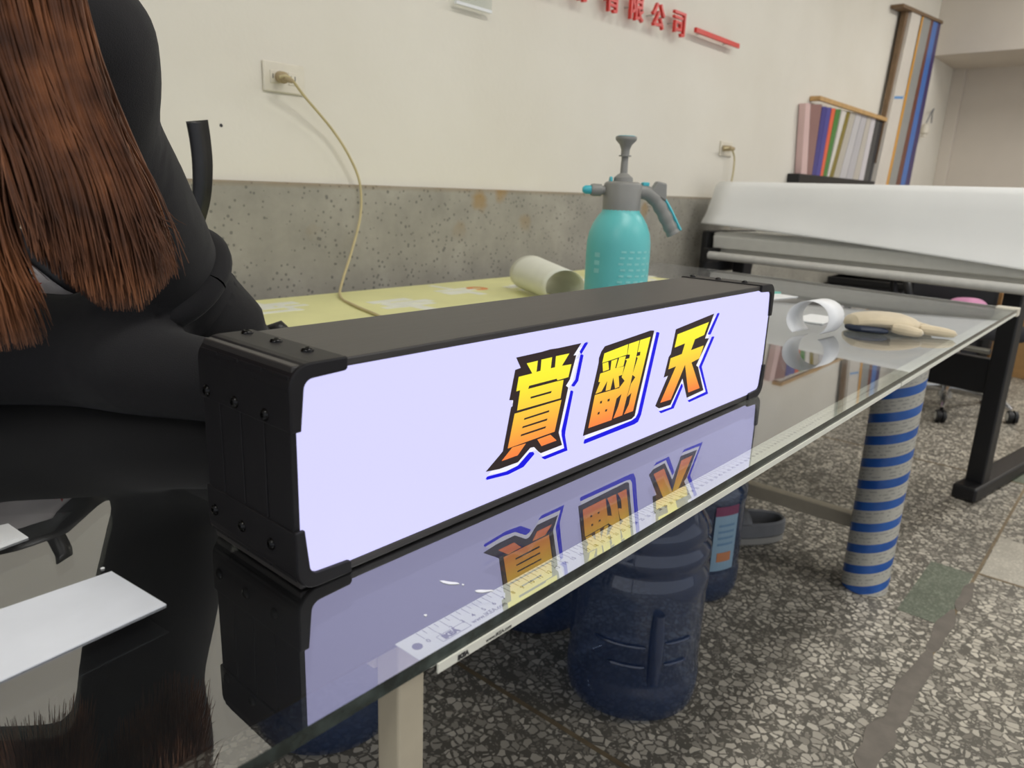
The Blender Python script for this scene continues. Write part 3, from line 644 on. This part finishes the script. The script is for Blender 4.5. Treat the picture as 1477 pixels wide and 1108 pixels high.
for k, ((b0, b1), (t0, t1), rgb, lab) in enumerate(sheets):
    yb_ = 252+(b0-110)/750*13; yt = 149+(t0-160)/838*23
    slab('acrylic_sheet', [(rk(b0), yb_), (rk(b1)-.25, yb_), (rk(t1)-.25, yt), (rk(t0), yt)], RY+.014, WY-.006, board(rgb), lab, 'sheet', 'short sheets in the low rack')
def tk_(x, y): return (1130+x/3.695, y/3.695)
tall = [((485, 545), (690, 743), (222, 216, 206), 'tall white board with a blue tape band'), ((545, 560), (738, 752), (220, 160, 60), 'tall narrow orange board between white and grey'), ((560, 598), (752, 790), (152, 154, 152), 'tall grey board beside the orange one'),
 ((598, 622), (790, 803), (112, 58, 40), 'tall brown board between grey and blue'), ((622, 648), (803, 826), (62, 116, 196), 'tall blue board beside the brown one'), ((648, 672), (826, 842), (52, 34, 104), 'tall dark purple board at the rack end')]
TY = WY-.07
for k, ((b0, b1), (t0, t1), rgb, lab) in enumerate(tall):
    q = [tk_(b0, 990), tk_(b1-1, 990), tk_(t1-1, 55+(t1-690)*.45), tk_(t0, 50+(t0-690)*.45)]
    o = slab('tall_board', q, TY, WY-.01, board(rgb), lab, 'board', 'tall boards standing in the high rack')
    if k == 0:
        q2 = [tk_(590, 527), tk_(637, 527), tk_(640, 513), tk_(593, 513)]
        P = [ony(x, y, TY-.001)-o.location for x, y in q2]; MB().prism(P, (0, .002, 0)).build('tape_band', board((96, 156, 214)), o)
hr = thing('high_rack', 'tall narrow plywood rack around the long boards', 'rack', (ony(*tk_(560, 610), TY).x, TY, .3))
P = [ony(*tk_(x, y), TY+.02)-hr.location for x, y in [(470, 990), (484, 990), (682, 40), (660, 40)]]
MB().prism(P, (0, .03, 0)).build('side_post', M['dk_wood'], hr)
P = [ony(*tk_(x, y), TY-.01)-hr.location for x, y in [(640, 38), (850, 128), (852, 112), (642, 18)]]
MB().prism(P, (0, .075, 0)).build('top_bar', M['dk_wood'], hr)
P = [ony(*tk_(x, y), TY-.01)-hr.location for x, y in [(478, 1000), (690, 1000), (690, 992), (478, 992)]]
MB().prism(P, (0, .075, 0)).build('bottom_shelf', M['dk_wood'], hr)
# little wall lamp with wire in the corner
q = ony(1332, 188, WY-.03)
kb = thing('wall_hook', 'small white wall fitting with a looped wire by the corner', 'fitting', (q.x, WY, q.z))
MB().lathe([(.02, 0), (.02, .02), (.03, .03), (.026, .09), (.01, .10)], 16, (0, -.04, -.05)).build('body', M['white_pl'], kb, smooth=True)
MB().box(-.012, .012, -.04, 0, -.01, .014).build('bracket', M['white_pl'], kb)
MB().tube(spline([(0, -.04, .05), (.06, -.05, .14), (.16, -.04, .17), (.26, -.01, .15), (.30, -.005, .08)], 6), .004, 6).build('wire', M['grey_ink'], kb, smooth=True)

# ------------------------------------------------------------------ wide-format printer
PR = thing('wide_format_printer', 'wide-format printer draped with white media on a black stand', 'printer', (2.77, .28, FZ), math.radians(-9.55))
zf = -FZ                                # local z of the table height
yL, yR = 1.27, -.75
def edge_z(y):                          # lower edge of the media sheet sags towards the open end
    s = (yL-y)/(yL-.1); return zf+.158-.066*max(0, min(1.3, s))**1.3
rows = []
for i in range(25):
    y = yL+(yR-yL)*i/24; ze = edge_z(y); wv = .004*math.sin(y*9)
    rows.append([(.36, y, zf+.20), (.345, y, zf+.31), (.30, y, zf+.326), (.14, y, zf+.328), (.095, y, zf+.326), (.070, y, zf+.305), (.052+wv, y, zf+.25), (.030+wv, y, zf+.19+.3*(ze-zf-.12)), (.008, y, ze+.015), (-.004, y, ze), (-.006, y, ze-.008)])
MB().grid(rows).build('media_cover', M['vinyl'], PR, smooth=True, solid=.002, angle=70)
MB().box(.06, .38, yR, yL-.02, zf+.03, zf+.115).build('body', M['printer_grey'], PR, bevel=.01)
MB().prism([(.02, yR, zf+.10), (.06, yR, zf+.12), (.06, yR, zf+.05), (.03, yR, zf+.05)], (0, yL-yR-.05, 0)).build('front_lip', M['printer_grey'], PR, bevel=.004)
MB().box(.03, .40, yL-.018, yL+.02, zf-.06, zf+.12).build('end_cover', M['blk'], PR, bevel=.01)
MB().tube([(-.02, yL-.07, zf+.022), (-.02, yR, zf+.022)], .0165, 16).build('take_up_bar', M['bar'], PR, smooth=True)
MB().box(-.03, .06, yL-.07, yL-.04, zf-.01, zf+.05).build('bar_bracket', M['blk'], PR, bevel=.004)
for yy in (.12, 1.20):
    ftx = .0 if yy > 1 else .0
    lg = MB().box(.20, .265, yy-.03, yy+.03, .05, zf+.03).build('stand_leg', M['blk'], PR, bevel=.006)
    MB().box(.12, .90, yy-.04, yy+.04, .004, .055).build('stand_foot', M['blk'], PR, bevel=.008)
MB().box(.215, .25, .15, 1.17, .375, .50).build('cross_panel', M['blk'], PR, bevel=.004)
MB().tube([(.16, .14, .535), (.16, 1.18, .535)], .010, 12).build('cross_rail', M['steel'], PR, smooth=True)

# ------------------------------------------------------------------ office chair and clutter beyond
cc = onz(1335, 560, FZ); cc = Vector((4.25, .72, FZ))
oc_ = thing('office_chair', 'black office chair on a chrome star base with casters', 'chair', cc, math.radians(25))
MB().tube([(0, 0, .06), (0, 0, .40)], [.035, .025], 14).build('gas_lift', M['chrome'], oc_, smooth=True)
for k in range(5):
    a = 2*math.pi*k/5+.35; ca, sa = math.cos(a), math.sin(a)
    MB().tube([(0, 0, .115), (ca*.12, sa*.12, .115), (ca*.25, sa*.25, .095), (ca*.30, sa*.30, .065)], [.03, .026, .02, .014], 10, .7).build('base_arm', M['chrome'], oc_, smooth=True)
    w = MB().lathe([(.012, -.022), (.030, -.020), (.032, -.006), (.024, -.004), (.024, .004), (.032, .006), (.030, .020), (.012, .022)], 18, (ca*.31, sa*.31, .032), Matrix.Rotation(math.pi/2, 3, 'X')).build('caster', M['blk'], oc_, smooth=True)
    for s in (-1, 1): MB().lathe([(.02, 0), (.016, .002)], 14, (ca*.31, sa*.31+s*.022, .032), Matrix.Rotation(-s*math.pi/2, 3, 'X')).build('hub_cap', M['printer_grey'], w)
MB().box(-.24, .24, -.24, .24, .40, .48).build('seat', M['dk_grey'], oc_, bevel=.035, bseg=4, smooth=True)
MB().box(.20, .26, -.22, .22, .50, .98).build('backrest', M['blk'], oc_, bevel=.03, bseg=4, smooth=True)
MB().tube([(.15, 0, .41), (.26, 0, .43), (.28, 0, .52), (.25, 0, .60)], .022, 10).build('back_support', M['blk'], oc_, smooth=True)
for s in (-1, 1):
    MB().tube(spline([(.16, s*.25, .44), (.18, s*.29, .58), (.12, s*.30, .66), (-.10, s*.30, .66), (-.17, s*.29, .60), (-.14, s*.25, .44)], 5), .018, 10).build('armrest', M['blk'], oc_, smooth=True)
pk = lump([(-.09, 0, .03, .03, .025), (-.07, 0, .05, .07, .045), (-.02, .01, .06, .09, .055), (.03, 0, .055, .085, .05), (.07, 0, .04, .05, .035), (.085, 0, .03, .02, .02)])
o = pk.build('cloth_bundle', M['pink'], smooth=True, sub=1, loc=(cc.x-.06, cc.y-.04, FZ+.479)); tag(o, 'crumpled pink cloth bundle on the office chair seat', 'cloth')
def carton(x, y, w, d, h, rz, label, mat='card', z=FZ):
    o = thing('cardboard_box' if mat == 'card' else 'storage_bin', label, 'box', (x, y, z), rz)
    MB().box(-w/2, w/2, -d/2, d/2, 0, h).build('carton' if mat == 'card' else 'bin', M[mat], o, bevel=.004)
    if mat == 'card':
        MB().box(-.025, .025, -d/2-.001, d/2+.001, h-.10, h+.001).build('packing_tape', M['trans_paper'], o)
        for s in (-1, 1): MB().box(-w/2, w/2, s*d*.25-d*.245, s*d*.25+d*.245, h, h+.004).build('flap', M['card'], o)
    else:
        MB().box(-w/2-.012, w/2+.012, -d/2-.012, d/2+.012, h-.04, h).build('lid', M['blk'], o, bevel=.006)
    return o
carton(6.1, 1.05, .5, .5, .62, .1, 'brown cardboard box on the floor beside the far wall')
carton(6.1, 1.05, .42, .40, .30, .3, 'smaller brown cardboard box stacked on the larger one', z=FZ+.626)
carton(5.6, .40, .45, .55, .70, -.2, 'tall brown cardboard box near the black backpack')
carton(5.1, 1.36, .6, .42, .56, .05, 'dark grey storage bin with black lid by the back wall', 'dk_grey')
carton(4.15, 1.36, .50, .36, .50, -.04, 'grey storage bin with black lid behind the printer', 'printer_grey')
bp_ = thing('backpack', 'black backpack slumped between the boxes and office chair', 'bag', (5.15, .86, FZ), .4)
lump([(-.16, 0, .16, .10, .12), (-.15, 0, .24, .15, .22), (-.05, 0, .32, .17, .31), (.06, 0, .33, .16, .32), (.14, 0, .26, .13, .24), (.16, 0, .18, .08, .14)], 18).build('bag_body', M['dk_grey'], bp_, smooth=True, sub=1)
for s in (-.07, .07): MB().tube(spline([(-.06, s, .60), (-.15, s, .55), (-.20, s*1.3, .35), (-.17, s*1.4, .12)], 6), .012, 8, 2.2).build('shoulder_strap', M['strap'], bp_, smooth=True)
MB().tube(spline([(.0, -.05, .62), (.0, -.03, .68), (.0, .03, .68), (.0, .05, .62)], 5), .009, 8).build('top_loop', M['strap'], bp_, smooth=True)

# ------------------------------------------------------------------ under the table
def water_bottle():
    o = thing('water_bottle', '', 'bottle'); R = .1365
    MB().lathe([(.0, .012), (R*.55, .010), (R*.86, .0), (R*.97, .012), (R, .035), (R, .075), (R*.975, .083), (R*.975, .09), (R*.985, .10), (R*.985, .255), (R*.99, .262), (R*1.0, .27), (R*1.0, .30), (R*.93, .312), (R*.93, .322), (R*1.0, .334), (R*.99, .352), (R*.92, .362), (R*.92, .372), (R*.97, .384), (R*.90, .405), (R*.72, .438), (R*.45, .462), (R*.24, .474), (R*.215, .480), (R*.215, .505)], 56, capb=False, capt=False).build('shell', M['pc_blue'], o, smooth=True, angle=60)
    MB().lathe([(R*.24, .492), (R*.245, .515), (R*.22, .522), (0, .522)], 28).build('cap', M['paper'], o, smooth=True)
    # recessed grip: moulded bar and pocket rims on one side
    def arc(a0, a1, z, k=14, r=R*1.0): return [(r*math.cos(math.radians(a)), r*math.sin(math.radians(a)), z) for a in np.linspace(a0, a1, k)]
    for a0, a1, z in ((-52, -8, .178), (-40, -8, .135), (8, 34, .186), (8, 30, .140)):
        MB().tube(arc(a0, a1, z, 12, R*.992), [.0015]+[.0045]*10+[.0015], 8).build('grip_rim', M['pc_blue'], o, smooth=True)
    MB().tube([(R*.985*math.cos(0), 0, .10), (R*1.0, 0, .16), (R*1.0, 0, .20), (R*.985, 0, .25)], [.013, .016, .016, .013], 12, .9).build('grip_bar', M['pc_blue'], o, smooth=True)
    return o
wbs = [(onz(908, 985, FZ), -132, 'large blue water bottle with grip standing foremost under the table'), (onz(986, 836, FZ), 40, 'blue water bottle bearing a pale blue label beside the grey clog'),
       (Vector((1.30, 1.02, FZ)), 90, 'blue water bottle half hidden behind the foremost one'), (onz(505, 1070, FZ)+Vector((.02, .10, 0)), 150, 'blue water bottle standing next to the cream table leg')]
proto = water_bottle()
for k, (p, a, lab) in enumerate(wbs):
    o = proto if k == 0 else copy_tree(proto); o.location = p; o.rotation_euler = (0, 0, math.radians(a)); tag(o, lab, 'bottle', 'water bottles under the table')
    if k == 1:
        R = .1385; d = math.degrees(math.atan2(-p.y, -p.x))-a+22
        def patch(name, a0, a1, z0, z1, mat, r=R):
            aa = np.linspace(math.radians(d+a0), math.radians(d+a1), 8)
            MB().add([(r*math.cos(t), r*math.sin(t), z) for z in (z0, z1) for t in aa], [(i, i+1, 9+i, 8+i) for i in range(7)]).build(name, mat, o)
        patch('label', 4, 34, .10, .25, board((134, 164, 186))); patch('label_band', 4, 34, .25, .275, board((122, 58, 92)))
        patch('label_mark', 10, 28, .125, .15, board((190, 126, 88)), R+.0008)
        for i in range(4): patch('label_line', 9, 29, .17+i*.017, .176+i*.017, board((104, 140, 172)), R+.0008)
# clog
cg = thing('rubber_clog', 'grey rubber clog with a pale sole beside the water bottles', 'shoe', (onz(1085, 790, FZ)+Vector((.035, .055, 0))), math.radians(-40))
def oval(rx, ry, z, n=36, e=2.4):
    return [(rx*math.copysign(abs(math.cos(t))**(2/e), math.cos(t)), ry*math.copysign(abs(math.sin(t))**(2/e), math.sin(t)), z) for t in np.linspace(0, 2*math.pi, n+1)[:-1]]
def loft(rings, capb=True, capt=True):
    n = len(rings[0]); m = MB(); fs = [(i*n+k, i*n+(k+1) % n, (i+1)*n+(k+1) % n, (i+1)*n+k) for i in range(len(rings)-1) for k in range(n)]
    if capb: fs.append(tuple(range(n))[::-1])
    if capt: fs.append(tuple((len(rings)-1)*n+k for k in range(n)))
    return m.add([p for r in rings for p in r], fs)
loft([oval(.128, .052, .0), oval(.135, .057, .006), oval(.135, .057, .024)]).build('sole', M['clog_sole'], cg, smooth=True)
up_ = loft([oval(.132, .055, .024), oval(.137, .059, .03), oval(.136, .058, .066), oval(.131, .053, .072), oval(.125, .047, .068), oval(.123, .045, .030)], False, True)
up_.build('upper', M['clog'], cg, smooth=True)
rows = []
for i in range(9):
    x = -.131+.135*i/8; s = math.sqrt(max(0, 1-((x)/.136)**2)); rows.append([(x, .056*s**.7*math.cos(t), .066+(.012+.022*i/8)*math.sin(t)*min(1, s+.3)) for t in np.linspace(0, math.pi, 13)])
MB().grid(rows).build('vamp', M['clog'], cg, smooth=True, solid=.003, angle=80)
# banded roll standing under the table
rb = onz(1246, 846, FZ); 
ro = thing('film_roll', 'tall film roll wrapped in blue and white bands under the table', 'roll', rb, .0)
MB().lathe([(.050, 0), (.0575, .002), (.0585, .012), (.0585, .672), (.0575, .68), (.03, .682), (.03, .66)], 48, capt=False).build('wrapped_roll', M['wrap'], ro, smooth=True)
MB().lathe([(.030, .60), (.030, .70), (.025, .70), (.025, .60)], 24, capb=False, capt=False).build('core', M['card'], ro, smooth=True)

# ------------------------------------------------------------------ the person leaning over the table
pe = thing('person', 'person in a black sweatshirt with long auburn hair leaning over the light box', 'person', (-.22, 1.2, FZ))
PO = Vector((-.22, 1.2, FZ))
def PB(mb, name, mat, parent=pe, voxel=0, smooth=True, smo=6, **k):
    mb.v = [tuple(Vector(v)-PO) for v in mb.v]; o = mb.build(name, mat, parent, smooth=smooth and not voxel, angle=80, **k)
    if voxel:
        m = o.modifiers.new('join', 'REMESH'); m.mode = 'VOXEL'; m.voxel_size = voxel; m.use_smooth_shade = True
        s = o.modifiers.new('soften', 'SMOOTH'); s.iterations = smo; s.factor = .6
    return o
def chain(mb, pts, rad, sx=1.0, n=5, up=None):
    P = spline(pts, n); m = len(P); R_ = [float(np.interp(i/(m-1), np.linspace(0, 1, len(rad)), rad)) for i in range(m)]
    ends0 = (P[0]-P[1]).normalized(); ends1 = (P[-1]-P[-2]).normalized()
    P = [P[0]+ends0*R_[0]*.6] + P + [P[-1]+ends1*R_[-1]*.6]; R_ = [R_[0]*.55] + R_ + [R_[-1]*.55]
    mb.tube(P, R_, 18, sx, up=up); return mb
shL = ony(98, 20, .74); shR = Vector((-.06, .90, .37)); hipc = Vector((-.32, 1.16, .17))
chest = (shL+shR)/2+Vector((-.05, .02, .0))
armL = [shL, ony(110, 110, .76), ony(120, 182, .79), ony(164, 272, .84), ony(206, 350, .89)]
foreL = [ony(206, 350, .89), ony(236, 401, .92), ony(290, 446, .925), ony(345, 482, .92)]
handL = [ony(345, 486, .92), ony(372, 494, .91), ony(396, 496, .90)]
elR = Vector((.19, 1.05, .062))
armR = [shR, Vector((.04, .99, .22)), elR]
foreR = [elR, Vector((.300, .955, .058)), Vector((.340, .870, .047)), Vector((.385, .79, .041)), Vector((.415, .72, .040))]
handR = [Vector((.415, .72, .045)), Vector((.435, .66, .045)), Vector((.45, .60, .055))]
headc = Vector((.10, .60, .70)); neck = chest+Vector((.04, -.12, .12))
# sweatshirt: one continuous garment
hd = MB()
chain(hd, armL, [.070, .071, .067, .073, .075]); chain(hd, foreL, [.075, .074, .062, .045])
chain(hd, armR, [.080, .070, .064]); chain(hd, foreR, [.070, .068, .056, .049, .044])
chain(hd, [shL+Vector((-.02, 0, 0)), chest, shR], [.070, .10, .08])
chain(hd, [chest, (chest+hipc)/2+Vector((0, .02, .03)), hipc], [.115, .14, .15], 1.1)
chain(hd, [chest, neck], [.10, .075])
PB(hd, 'sweatshirt', M['hoodie'], voxel=.011, smo=8)
# rolled fold of the sleeve
fc = ony(240, 402, .918); dirf = (foreL[2]-foreL[0]).normalized(); u = dirf.cross(Vector((0, 0, 1))).normalized(); w = dirf.cross(u)
tor = MB(); ring = [fc+(u*math.cos(t)+w*math.sin(t))*.068 for t in np.linspace(0, 2*math.pi, 40)]
tor.tube(ring, .016, 12, cap=False); PB(tor, 'sleeve_fold', M['hoodie'])
cf = MB(); chain(cf, [foreL[2], foreL[3]], [.062, .046]); PB(cf, 'cuff', M['hoodie'])
# body: head, neck, legs, hands as one surface
bd = MB()
chain(bd, [neck, neck.lerp(headc, .5), headc], [.055, .052, .06])
fd = Vector((.45, -.72, -.55)).normalized()       # direction of the face, looking down at the sign
upv = (Vector((0, 0, 1))-fd*fd.z).normalized(); rt = fd.cross(upv)
hv = MB()
def H(a, b, c): return headc+rt*a+fd*b+upv*c
rings = []
for c_, rw, rf, of in [(-.115, .02, .02, .05), (-.105, .036, .036, .045), (-.085, .050, .058, .030), (-.05, .064, .076, .014), (-.01, .072, .088, .004), (.03, .075, .094, -.004), (.065, .070, .088, -.008), (.095, .052, .066, -.010), (.112, .022, .03, -.010)]:
    rings.append([H(rw*math.cos(t), of+rf*math.sin(t), c_) for t in np.linspace(0, 2*math.pi, 25)[:-1]])
hv = loft(rings); bd.add(hv.v, hv.f)
bd.tube([H(0, .085, .025), H(0, .100, .0), H(0, .110, -.022), H(0, .09, -.03)], [.008, .011, .015, .008], 10)      # nose
for s in (-1, 1): bd.tube([H(s*.074, -.01, .02), H(s*.082, -.016, .0), H(s*.076, -.01, -.03)], [.010, .014, .009], 8, .5)
for s, hp_ in ((-1, Vector((-.29, 1.15, .16))), (1, Vector((-.15, 1.31, .16)))):
    chain(bd, [hp_, hp_+Vector((-.02, -.0, -.42)), hp_+Vector((-.06, .02, -.80))], [.08, .058, .042])
chain(bd, [Vector((-.29, 1.15, .16)), Vector((-.22, 1.23, .18)), Vector((-.15, 1.31, .16))], [.09, .10, .09]); chain(bd, [hipc, chest], [.10, .11]); chain(bd, [chest, neck], [.07, .055])
def hand(mb, pts, grip):
    chain(mb, pts[:2], [.026, .030], .55); palm = pts[1]; d = (pts[2]-pts[1]).normalized(); sd = d.cross(Vector((0, 0, 1))).normalized()
    for k in range(4):
        b0 = palm+d*.03+sd*(-.027+.018*k); L = (.062, .072, .067, .052)[k]
        mb.tube([b0-d*.02, b0+d*L*.4, b0+d*L*.75+grip*.012, b0+d*L*.9+grip*.035], [.0095, .009, .0085, .007], 10)
    tb_ = palm-sd*.028; mb.tube([tb_, tb_-sd*.022+d*.02, tb_-sd*.026+d*.048], [.011, .010, .008], 10)
PB(bd, 'body', M['skin'], voxel=.0055, smo=3)
# black work gloves over both hands
for hh, g in ((handL, Vector((0, 0, -1))), (handR, Vector((0, -.3, .2)))):
    gm = MB(); hand(gm, hh, g); vs = [Vector(v) for v in gm.v]; PB(gm, 'glove', M['blk'], voxel=.004, smo=2).scale = (1, 1, 1)
th = MB(); th.tube([ony(385, 492, .92), ony(396, 480, .915), ony(404, 476, .91), ony(412, 482, .905)], [.013, .0145, .0135, .010], 12); PB(th, 'gloved_thumb', M['blk'])
for s in (-1, 1):
    e = MB().lathe([(0, -.012), (.008, -.0085), (.012, 0), (.008, .0085), (0, .012)], 14, H(s*.031, .076, .012)); ey = PB(e, 'eye', M['eye'])
    MB_ = MB().lathe([(.0, .0), (.005, .0005)], 12, H(s*.031, .0885, .012), Vector((0, 0, 1)).rotation_difference(fd).to_matrix(), capb=False); PB(MB_, 'iris', M['iris'])
PB(MB().tube([H(-.024, .080, -.058), H(-.010, .092, -.055), H(.010, .092, -.055), H(.024, .080, -.058)], [.003, .006, .006, .003], 10), 'mouth', M['lip'])
tr = MB()
for s, hp_ in ((-1, Vector((-.29, 1.15, .16))), (1, Vector((-.15, 1.31, .16)))):
    chain(tr, [hp_, hp_+Vector((-.02, 0, -.42)), hp_+Vector((-.06, .02, -.83))], [.105, .082, .068])
chain(tr, [Vector((-.29, 1.15, .14)), Vector((-.22, 1.23, .17)), Vector((-.15, 1.31, .14))], [.11, .13, .11])
PB(tr, 'trousers', M['trousers'], voxel=.014)
for s, hp_ in ((-1, Vector((-.35, 1.17, FZ))), (1, Vector((-.21, 1.33, FZ)))):
    d = Vector((.8, -.5, 0)).normalized(); q = d.cross(Vector((0, 0, 1)))
    rg_ = []
    for z, a, b in ((.0, .125, .044), (.012, .13, .047), (.04, .125, .045), (.065, .09, .040), (.085, .05, .038)):
        rg_.append([hp_+d*(.05-(.13-a)*.8+a*math.cos(t))+q*(b*math.sin(t))+Vector((0, 0, z)) for t in np.linspace(0, 2*math.pi, 25)[:-1]])
    PB(loft(rg_), 'shoe', M['blk'])
# apron bib falling forward, white with red stars, bound in black
AY = 1.06
def A(u, v, dy=0): return ony(u, v, float(np.interp(u, [-120, 0, 100, 195, 245], [1.04, 1.02, .985, .91, .88]))+dy)
rows = []; us = list(range(-120, 246, 14))
def top_v(u): return float(np.interp(u, [-120, 0, 30, 60, 100, 140, 195, 245], [350, 356, 360, 382, 414, 432, 464, 496]))
for i in range(9):
    s = i/8; rows.append([A(u, top_v(u)*(1-s)+556*s, .01*s + .006*math.sin(u*.03+s*3)) for u in us])
ap_ = PB(MB().grid(rows), 'apron_bib', M['apron'], solid=.0015)
hem = MB().tube([A(u, top_v(u)-13, .006*math.sin(u*.03)) for u in us], .015, 8, .22, up=(0, 0, 1)); PB(hem, 'binding', M['strap'], ap_); 
ap_.children[0].parent = ap_
def star(u, v, r, mat=M['star'], n=5):
    c = A(u, v, -.012); m = MB(); pts = []
    for k in range(10):
        a = math.pi/2+k*math.pi/5; rr = r if k % 2 == 0 else r*.42; pts.append(c+Vector((rr*math.cos(a), 0, rr*math.sin(a))))
    m.prism(pts, (0, .001, 0)); return m
for (u, v) in ((50, 412), (-30, 440)): PB(star(u, v, .0085), 'printed_star', M['star'], ap_)
PB(MB().prism([A(152, 437, -.012), A(166, 446, -.012), A(160, 451, -.012), A(148, 444, -.012)], (0, .001, 0)), 'printed_patch', M['pinkprint'], ap_)
sy = 1.16
st = [ony(u, v, sy) for u, v in ((284, 172), (289, 205), (292, 240), (290, 280), (283, 315), (268, 350), (240, 385))]
hw = [(15, -4), (14.5, -1), (14, 0), (13, 1), (12, 5), (12, 8), (12, 10)]
rows = [[ony(u-a, v-b*.3, sy-.004), ony(u+a, v+b*.3, sy+.004)] for (u, v), (a, b) in zip(((284, 174), (289, 205), (292, 240), (291, 280), (284, 315), (270, 350), (244, 385)), hw)]
P2 = [spline([r[0] for r in rows], 5), spline([r[1] for r in rows], 5)]
PB(MB().grid([[a, b] for a, b in zip(*P2)]), 'apron_tie', M['strap'], solid=.003)
rows = [[ony(u-14, v, 1.05), ony(u+14, v+4, 1.06)] for u, v in ((8, 345), (14, 320), (20, 296), (24, 272), (22, 258))]
PB(MB().grid(rows), 'apron_tie', M['strap'], solid=.003)
# hair: many strands from the scalp, swinging down beside the sign
hm = [MB(), MB(), MB()]; hr_ = random.Random(11)
def strand(t, k):
    a = (t-.5)*2.6; root = H(-.078*math.sin(a), -.03-.06*math.cos(a*.8)+hr_.uniform(-.02, .05), .075+hr_.uniform(-.04, .04))
    dp = hr_.uniform(-.035, .035); j = hr_.gauss(0, 11); ln = -abs(hr_.gauss(0, 42))+14; wv = hr_.uniform(-9, 9)
    if t > .34:
        s = (t-.34)/.66; ex = 52+198*s+j; e = (ex, float(np.interp(ex, [20, 60, 100, 150, 205, 250], [345, 372, 404, 438, 440, 392]))+ln*.8)
        m2 = (24+189*s+j*.9+wv, 250+38*s); m1 = (-34+168*s+j*.6-wv, 90)
    else:
        s = t/.34; e = (-100+162*s+j*.8, 512-26*s+ln); m2 = (-115+122*s+j*.6+wv, 322); m1 = (-110+84*s+j*.6-wv, 110)
    M1 = ony(*m1, .58+dp); p = [root, root.lerp(M1, .34)+Vector((0, -.012, .01)), root.lerp(M1, .68)+Vector((0, -.008, .004)), M1, ony(*m2, .565+dp), ony(*e, .555+dp*1.2)]
    P = spline(p, 5); w_ = hr_.uniform(.0005, .0013); n_ = len(P)
    hm[k % 3].tube(P, [w_*(1 if i < n_-8 else (n_-i)/9+.05) for i in range(n_)], 4, cap=False)
for k in range(3200): strand(hr_.random(), k)
# scalp cap
rings = []
for c_, rw, rf, of in [(-.06, .070, .070, -.030), (.0, .079, .085, -.020), (.05, .080, .096, -.012), (.085, .068, .082, -.012), (.108, .042, .052, -.012), (.120, .012, .016, -.012)]:
    rings.append([H(rw*math.cos(t), of+rf*math.sin(t), c_) for t in np.linspace(0, 2*math.pi, 25)[:-1]])
sc_ = loft(rings, False, True); hm[0].add(sc_.v, sc_.f)
allh = MB()
for k in range(3): allh.add(hm[k].v, hm[k].f)
PB(allh, 'hair', M['hair'])
